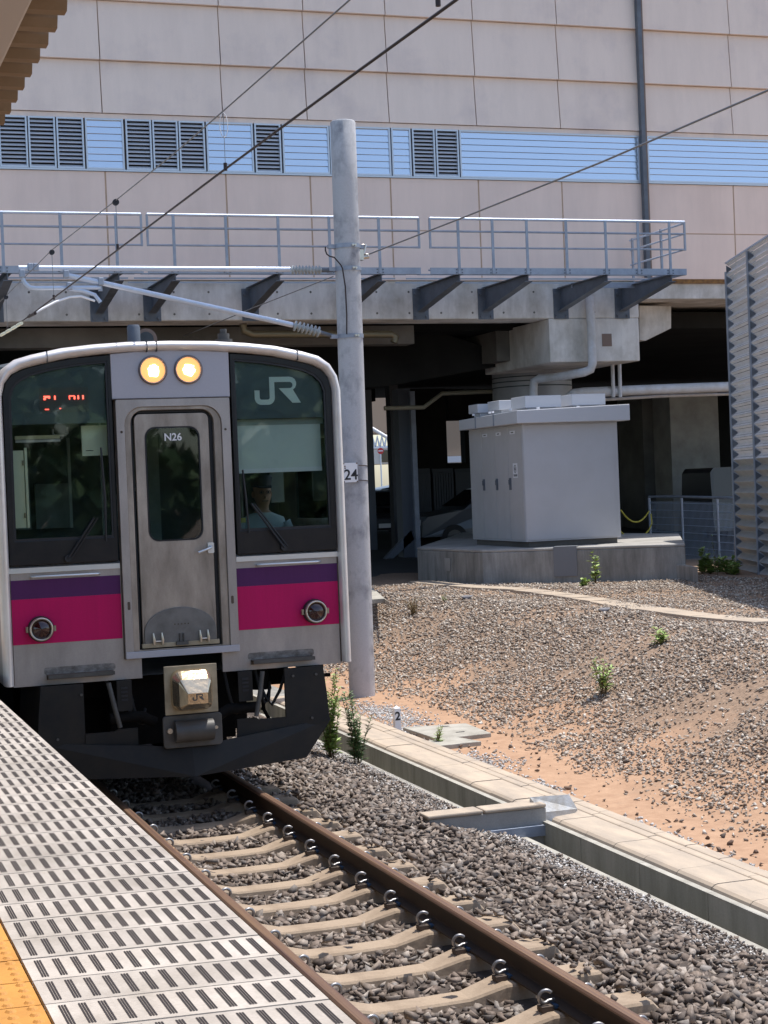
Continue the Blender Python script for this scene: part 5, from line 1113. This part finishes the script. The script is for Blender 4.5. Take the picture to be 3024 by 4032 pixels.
for i, (a_, c) in enumerate(((892, 930), (935, 980), (984, 1018))):
    bbox_o = empty('storage_locker', (at((a_+c)/2, 1100, Y=46).x, 46, .5), ('leftmost', 'middle', 'rightmost')[i]+' of three dark ribbed storage containers in the shade behind the wagon', 'container', 'dark storage containers under the viaduct')
    bbox_px(a_, 1012, c, 1110, 46, 2, 'container_shell', mat('container', (.045, .05, .06), .7), bbox_o)
    xw = at(a_, 1050, Y=45.98).x; xx = at(c, 1050, Y=45.98).x; h = MB(); z_a, z_b = at(950, 1105, Y=46).z, at(950, 1022, Y=46).z
    for k in range(8): xk = xw+(xx-xw)*(k+.5)/8; h.box((xk-.03, 45.95, z_a), (xk+.03, 46, z_b))
    h.build('ribs', mat('container_rib', (.06, .065, .075), .7), bbox_o)
# sunlit backdrop buildings seen through the gap
bk = empty('far_building', (at(830, 950, Y=175).x, 175, 0), 'sunlit tan building seen through the gap under the viaduct', 'building')
bbox_px(760, 800, 900, 935, 175, 6, 'tan_wall', mat('tan_wall', (.42, .31, .22), .8), bk); bbox_px(760, 968, 900, 1002, 174.5, 6, 'pale_wall', mat('pale_wall', (.6, .58, .55), .8), bk)
bbox_px(822, 972, 845, 998, 174.4, .1, 'dark_window', GLASSC, bk)
h = MB(); zz0 = at(830, 967, Y=170).z; zz1 = at(830, 930, Y=170).z; xa = at(800, 950, Y=170).x; xb = at(870, 950, Y=170).x
n = 7
for k in range(n):
    x_a = xa+(xb-xa)*k/n; x_b = xa+(xb-xa)*(k+1)/n; h.tube([(x_a, 170, zz0), ((x_a+x_b)/2, 170, zz1-.6), (x_b, 170, zz0)], .14, 5)
h.tube([(xa, 170, zz0), (xb, 170, zz0)], .2, 5); h.tube([(xa, 170, zz1+.4), (xb, 170, zz1-1.8)], .2, 5); h.build('roof_truss', WHITE, bk)
bk2 = empty('far_annex', (at(985, 950, Y=70).x, 70, 0), 'sunlit tan wall seen left of the cabinet through the dark', 'building')
bbox_px(960, 880, 1030, 985, 70, 5, 'tan_wall', mat('tan_wall2', (.40, .29, .2), .8), bk2); bbox_px(960, 985, 1030, 998, 69.8, 5, 'white_band', WHITE, bk2)
sg = empty('no_entry_sign', (at(823, 1000, Y=150).x, 150, 1.5), 'small round red no entry sign on a white post in the gap', 'sign')
p = at(822, 974, Y=150); h = MB(); h.tube([(p.x, 150.05, 1.), (p.x, 150.05, p.z+.2)], .07, 8); h.build('post', WHITE, sg)
h = MB(); h.disc((p.x, 150, p.z), (0, -1, 0), .30, .02, 20); h.build('disc', RED, sg); h = MB(); h.box((p.x-.22, 149.965, p.z-.05), (p.x+.22, 149.98, p.z+.05)); h.build('bar', WHITE, sg)
# cars
h = MB(); h.loft([[(-12, y, z) , (60, y, z)] for y, z in ((31.6, .545), (34, .62), (40, .80), (60, 1.62), (120, 1.75), (300, 1.8))], cap=False, closed=False); h.build('car_park', mat('asphalt_dark', (.045, .045, .045), .9, c2=(.06, .058, .055), sc=3), kind='structure', fixn=False)
def car(px0, px1, ytop, ybot, Y, L, colr, label, rot=0, van=False, flip=False):
    g0 = at((px0+px1)/2, ybot, Y=Y); t = empty('parked_car' if not van else 'parked_van', (0, 0, 0), label, 'car' if not van else 'van')
    if van: prof = [(0, .35), (0, 1.0), (.08, 1.15), (.45, 1.85), (.6, 1.92), (4.3, 1.92), (4.4, 1.8), (4.4, .35)]; H = 1.92; gl = [(.30, 1.15), (.58, 1.78), (4.2, 1.78), (4.2, 1.15)]
    else: prof = [(0, .35), (.02, .70), (.15, .82), (1.05, .95), (1.75, 1.42), (2.0, 1.47), (3.7, 1.47), (3.95, 1.40), (4.25, .95), (4.3, .35)]; H = 1.47; gl = [(1.25, .98), (1.85, 1.38), (3.65, 1.38), (3.95, .98)]
    P_ = mat('car_paint', colr, .3, spec=.6)
    b = MB(); w2 = .82
    def sec(w, ins): return [(x, w, z) for x, z in prof]
    b.loft([[(x, -w2+(0.12 if z > 1.0 else 0), z) for x, z in prof], [(x, w2-(.12 if z > 1.0 else 0), z) for x, z in prof]]); body = b.build('body', P_, t, bevel=.05)
    for s in (-1, 1): b = MB(); b.prism(gl, lambda x, z: (x, s*(w2-.03-(z-.98)*.16), z), lambda x, z: (x, s*(w2+.012-(z-.98)*.16 - (.06 if z > 1.1 else 0)), z)); b.build('side_window', GLASSC, t)
    b = MB(); a = (prof[3], prof[4]) if not van else (prof[2], prof[3]); (xa, za), (xb, zb2) = a
    b.add([(xa+.05, -.65, za+.06), (xa+.05, .65, za+.06), (xb-.05, .62, zb2-.04), (xb-.05, -.62, zb2-.04)], [(0,1,2,3)]); ob = b.build('windscreen', GLASSC, t); 
    for vtx in ob.data.vertices: vtx.co += Vector((-.03, 0, .03))
    for xw in (.8, 3.45):
        for s in (-1, 1): b = MB(); b.disc((xw, s*(w2-.14), .31), (0, s, 0), .31, .16, 24); wh = b.build('wheel', TYRE, t); b = MB(); b.disc((xw, s*(w2+.022), .31), (0, s, 0), .19, .006, 16); b.build('rim', GREY2, wh)
    for s in (-1, 1): b = MB(); b.box((-.02, s*.55-.14, .62), (.03, s*.55+.14, .76)); b.build('headlight', mat('lamp', (.5, .5, .5), .2), t); b = MB(); b.box((4.24, s*.62-.09, .75), (4.33, s*.62+.09, 1.0)); b.build('tail_light', RED, t)
    b = MB(); b.box((1.35, -w2-.17, 1.0), (1.5, -w2-.0, 1.12)); b.build('mirror', P_, t)
    b = MB(); b.box((-.03, -.2, .42), (-.012, .2, .54)); b.build('number_plate', WHITE, t)
    t.location = (g0.x, Y, g0.z); t.rotation_euler = (0, 0, R(rot)); t.scale = (L/4.3,)*3
    for ch in t.children: ch.matrix_parent_inverse = Matrix.Identity(4)
    def fix(o):
        for ch in o.children: ch.matrix_parent_inverse = Matrix.Identity(4); fix(ch)
    fix(t); bpy.context.view_layer.update()
    return t
def gz_at(x, y): return max(gz(x, y), .5)
cA = car(905, 1030, 1070, 1185, 40, 4.6, (.05, .06, .075), 'dim grey station wagon parked in the shade left of the cabinet', 0)
cA.location = (at(905, 1180, Y=40).x, 40.6, .76)
cB = car(830, 850, 1060, 1200, 44, 4.2, (.03, .03, .035), 'black car facing the camera in the narrow gap beside the pole', 90)
cB.location = (at(832, 1100, Y=44).x, 44, .90); cB.rotation_euler = (0, 0, R(80))
cC = car(820, 850, 1010, 1060, 58, 4.2, (.10, .11, .14), 'dark blue car parked in sunlight below the no entry sign', 0); cC.location = (at(800, 1050, Y=58).x, 58, 1.55)
cD = car(820, 850, 1010, 1060, 52, 4.0, (.35, .5, .48), 'pale green car in sunlight nearest the dark gap', 0); cD.location = (at(826, 1080, Y=50).x, 50, 1.2)
cE = car(1500, 1600, 1025, 1190, 37, 4.4, (.06, .06, .065), 'grey van parked behind the mesh fence', 0, van=True); cE.location = (at(1506, 1100, Y=38.5).x+4.5, 38.5, .62); cE.rotation_euler = (0, 0, R(180))
# ------------------------------------------------------------------ edging path on the plateau
k_ = 0
near = [(905, 1258), (960, 1264), (1040, 1271), (1130, 1277), (1220, 1289), (1300, 1302), (1400, 1318), (1520, 1334), (1659, 1347)]
def ez(x, y):
    t = hit(x, y); t.z = gz(t.x, t.y)+.03; return t
path = [ez(*p) for p in near]; eb = 0
for a, b_ in zip(path, path[1:]):
    n = max(1, int((b_-a).length/.6))
    for k in range(n):
        p, q = a.lerp(b_, k/n+.004), a.lerp(b_, (k+1)/n-.004); dd = (q-p).normalized(); nn = Vector((dd.y, -dd.x, 0))*.20
        h = MB(); h.prism([(p.x-nn.x, p.y-nn.y), (q.x-nn.x, q.y-nn.y), (q.x+nn.x, q.y+nn.y), (p.x+nn.x, p.y+nn.y)], lambda x, y: (x, y, p.z-.15), lambda x, y: (x, y, p.z)); h.build('edging_block', LID, bevel=.01, label='%s tan edging block from the left in the curved row before the plinth' % ordn(eb), cat='edging block', group='edging blocks on the embankment top'); eb += 1
a = hit(1205, 1256); h = MB(); h.box((-.06, -.35, 0), (.06, .35, .13), Matrix.Translation((a.x, a.y+.2, gz(a.x, a.y)+.03)) @ Matrix.Rotation(R(50), 4, 'Z') @ Matrix.Rotation(R(-12), 4, 'X')); h.build('loose_kerb', CONCL, bevel=.01, label='loose pale kerb stone leaning before the plinth cover', cat='kerb stone')
q = [(800, 1295), (830, 1290), (840, 1300), (806, 1320)]; pq = [at(*p, Z=gz(at(*p, Z=.4).x, at(*p, Z=.4).y)+.05) for p in q]
h = MB(); h.prism([(p.x, p.y) for p in pq], lambda x, y: (x, y, pq[0].z-.07), lambda x, y: (x, y, pq[0].z)); h.build('concrete_slab', CONCL, label='broken pale slab just right of the pole at the slope top', cat='slab')
for (x_, y_, s_2, lab) in ((1010, 1294, .12, 'grey rounded boulder at the slope top'), (1306, 1322, .11, 'dark lumpy stone below the edging blocks')):
    a = ez(x_, y_); hv, hf = HV[3]; h = MB(); h.add([(a.x+q[0]*s_2*1.2, a.y+q[1]*s_2, a.z+q[2]*s_2*.9) for q in hv], [tuple(f) for f in hf]); h.build('boulder', mat('boulder', (.22, .22, .24), .9, c2=(.12, .11, .11), sc=12), bevel=.01, label=lab, cat='stone')
# ------------------------------------------------------------------ canopy
cn = empty('platform_canopy', (-2.6, 8, 4.3), 'brown ribbed platform canopy edge with a pale beam at upper left', 'canopy')
h = MB(); y = 6.492-.245*14; ze = 4.3; xe = -1.903
prof = []
while y < 12:
    prof += [(y, ze), (y-.0+.001, ze+.0)]; y += .245
h = MB(); y = 6.492-.2465*14
xL = -9.0
pts = []
for k in range(-50, 60):
    yy = y+.2465*k; sl = .0006*0
    pts += [(yy-.045, ze+.17), (yy-.030, ze+.035), (yy-.010, ze), (yy+.055, ze), (yy+.075, ze+.035), (yy+.090, ze+.17)]
for (ya, za), (yb, zb2) in zip(pts, pts[1:]):
    h.quad((xe, ya, za), (xe, yb, zb2), (xL, yb, zb2), (xL, ya, za)); h.quad((xe, ya, za+.006), (xe, yb, zb2+.006), (xL, yb, zb2+.006), (xL, ya, za+.006))
    h.quad((xe, ya, za), (xe, yb, zb2), (xe, yb, zb2+.006), (xe, ya, za+.006))
h.build('roof_sheet', ROOFB, cn, fixn=False)
h = MB(); h.box((-3.3, 2.5, 3.9), (-2.245, 6.2, 4.29)); h.build('edge_beam', ROOFL, cn, bevel=.01)
# ------------------------------------------------------------------ weeds
def weed(x, y, z, hgt, ns, spread, ll, lw, m, label, name='weed', nl=60, seed=1, group=None, cat='weed'):
    rnd = random.Random(seed); t = empty(name, (x, y, z), label, cat, group); st, lf = MB(), MB()
    for i in range(ns):
        a = rnd.uniform(0, 6.283); r_ = spread*rnd.uniform(.2, 1); hh_ = hgt*rnd.uniform(.6, 1.0)
        bx, by = x+rnd.uniform(-.05, .05)*spread*3, y+rnd.uniform(-.05, .05)*spread*3
        pts = [Vector((bx+math.cos(a)*r_*f**1.5, by+math.sin(a)*r_*f**1.5, z+hh_*f)) for f in (0, .25, .5, .75, 1)]
        st.tube(pts, [.005, .0045, .004, .003, .002], 5)
        for k in range(nl):
            f = rnd.uniform(.12, 1.0); j = min(3, int(f*4)); p = pts[j].lerp(pts[j+1], f*4-j)
            an = rnd.uniform(0, 6.283); el = rnd.uniform(.1, .9); L_ = ll*rnd.uniform(.6, 1.2)*(1.15-.6*f)
            dv = Vector((math.cos(an)*math.cos(el), math.sin(an)*math.cos(el), math.sin(el))); sd_ = dv.cross(Vector((0, 0, 1))).normalized()*lw*(1.1-.4*f)
            m1 = p+dv*L_*.5; tip = p+dv*L_-Vector((0, 0, L_*.15))
            lf.add([p, m1+sd_, tip, m1-sd_], [(0,1,2,3)])
    st.build('stem', STEM, t); lf.build('leaves', m, t, fixn=False)
    return t
def weed_at(px, py, *a, **k):
    p = hit(px, py); p.z = gz(p.x, p.y)-.02
    return weed(p.x, p.y, p.z, *a, **k)
weed_at(715, 1640, .95, 14, .30, .10, .016, LEAF, 'tall bright green leafy weed beside the front of the train', seed=3, nl=75)
weed_at(772, 1655, .85, 9, .20, .095, .014, LEAFD, 'dark green feathery weed growing by the drain wall', seed=5, nl=85)
p = at(946, 1612, Z=-.40); weed(p.x, p.y, -.40, .24, 8, .10, .08, .008, LEAF, 'thin grass tuft growing at the pit cover edge', name='grass_tuft', seed=8, nl=10)
weed_at(895, 1328, .32, 26, .22, .07, .005, DRY, 'dry yellowish grass tuft at the slope top right of the pole', name='grass_tuft', seed=9, nl=8)
weed_at(1287, 1262, .60, 4, .07, .17, .045, LEAF, 'tall broad leaved weed in front of the plinth', seed=11, nl=16)
weed_at(1240, 1246, .55, 7, .10, .05, .010, STEM, 'dry brown weed left of the tall green weed', seed=12, nl=18)
weed_at(1262, 1268, .18, 6, .12, .14, .05, LEAF, 'low bright weed rosette before the plinth', seed=13, nl=8)
weed_at(1425, 1393, .24, 8, .14, .14, .032, LEAF, 'small pale green weed alone on the upper slope', seed=14, nl=8)
weed_at(1305, 1500, .45, 9, .16, .13, .022, LEAF, 'loose green weed growing midway down the slope', seed=15, nl=12)
weed_at(960, 1300, .18, 4, .08, .08, .008, LEAF, 'small green sprout beside the grey boulder', seed=16, nl=8)
weed_at(1548, 1243, .75, 2, .08, .08, .02, LEAFD, 'tall flowering weed before the mesh fence', seed=17, nl=22)
for i, (x_, y_, h_) in enumerate(((1518, 1240, .55), (1535, 1240, .34), (1555, 1238, .30), (1572, 1240, .36), (1584, 1242, .28))):
    weed_at(x_, y_, h_, 8, .16, .13, .045, LEAF, ('tallest bushy weed at the fence foot, touching the plinth step', 'second bushy weed from the plinth step at the fence foot', 'middle one of five bushy weeds at the fence foot', 'bushy weed second from the noise barrier at the fence foot', 'bushy weed right beside the noise barrier post')[i], seed=20+i, nl=26, group='weeds at the foot of the mesh fence')

# ------------------------------------------------------------------ woodland behind the viewpoint (seen mirrored in the cab glass)
def wood():
    mb = MB(); rnd = random.Random(5)
    for k in range(26):
        cx_, cy_, h_ = -38+3.4*k+rnd.uniform(-1, 1), -36+rnd.uniform(-5, 5), rnd.uniform(4.5, 8.5)
        for i in range(330):
            a, e, r_ = rnd.uniform(0, 6.283), rnd.uniform(-1, 1), rnd.uniform(.6, 1)
            p = Vector((cx_+2.9*r_*math.cos(a)*math.sqrt(1-e*e), cy_+2.6*r_*math.sin(a)*math.sqrt(1-e*e), h_*.5+h_*.55*e*r_))
            n_v = Vector((rnd.uniform(-1, 1), rnd.uniform(-1, 1), rnd.uniform(0, 1))).normalized(); u_ = n_v.orthogonal().normalized()*rnd.uniform(.35, .6); v_ = n_v.cross(u_)
            mb.add([p-u_-v_*.6, p+u_-v_*.5, p+u_*.8+v_, p-u_*.7+v_*.8], [(0,1,2,3)])
    mb.build('woodland', LEAFD, label='dark mass of trees beyond the platform, mirrored in the cab windows', cat='trees', kind='stuff', fixn=False)
wood()
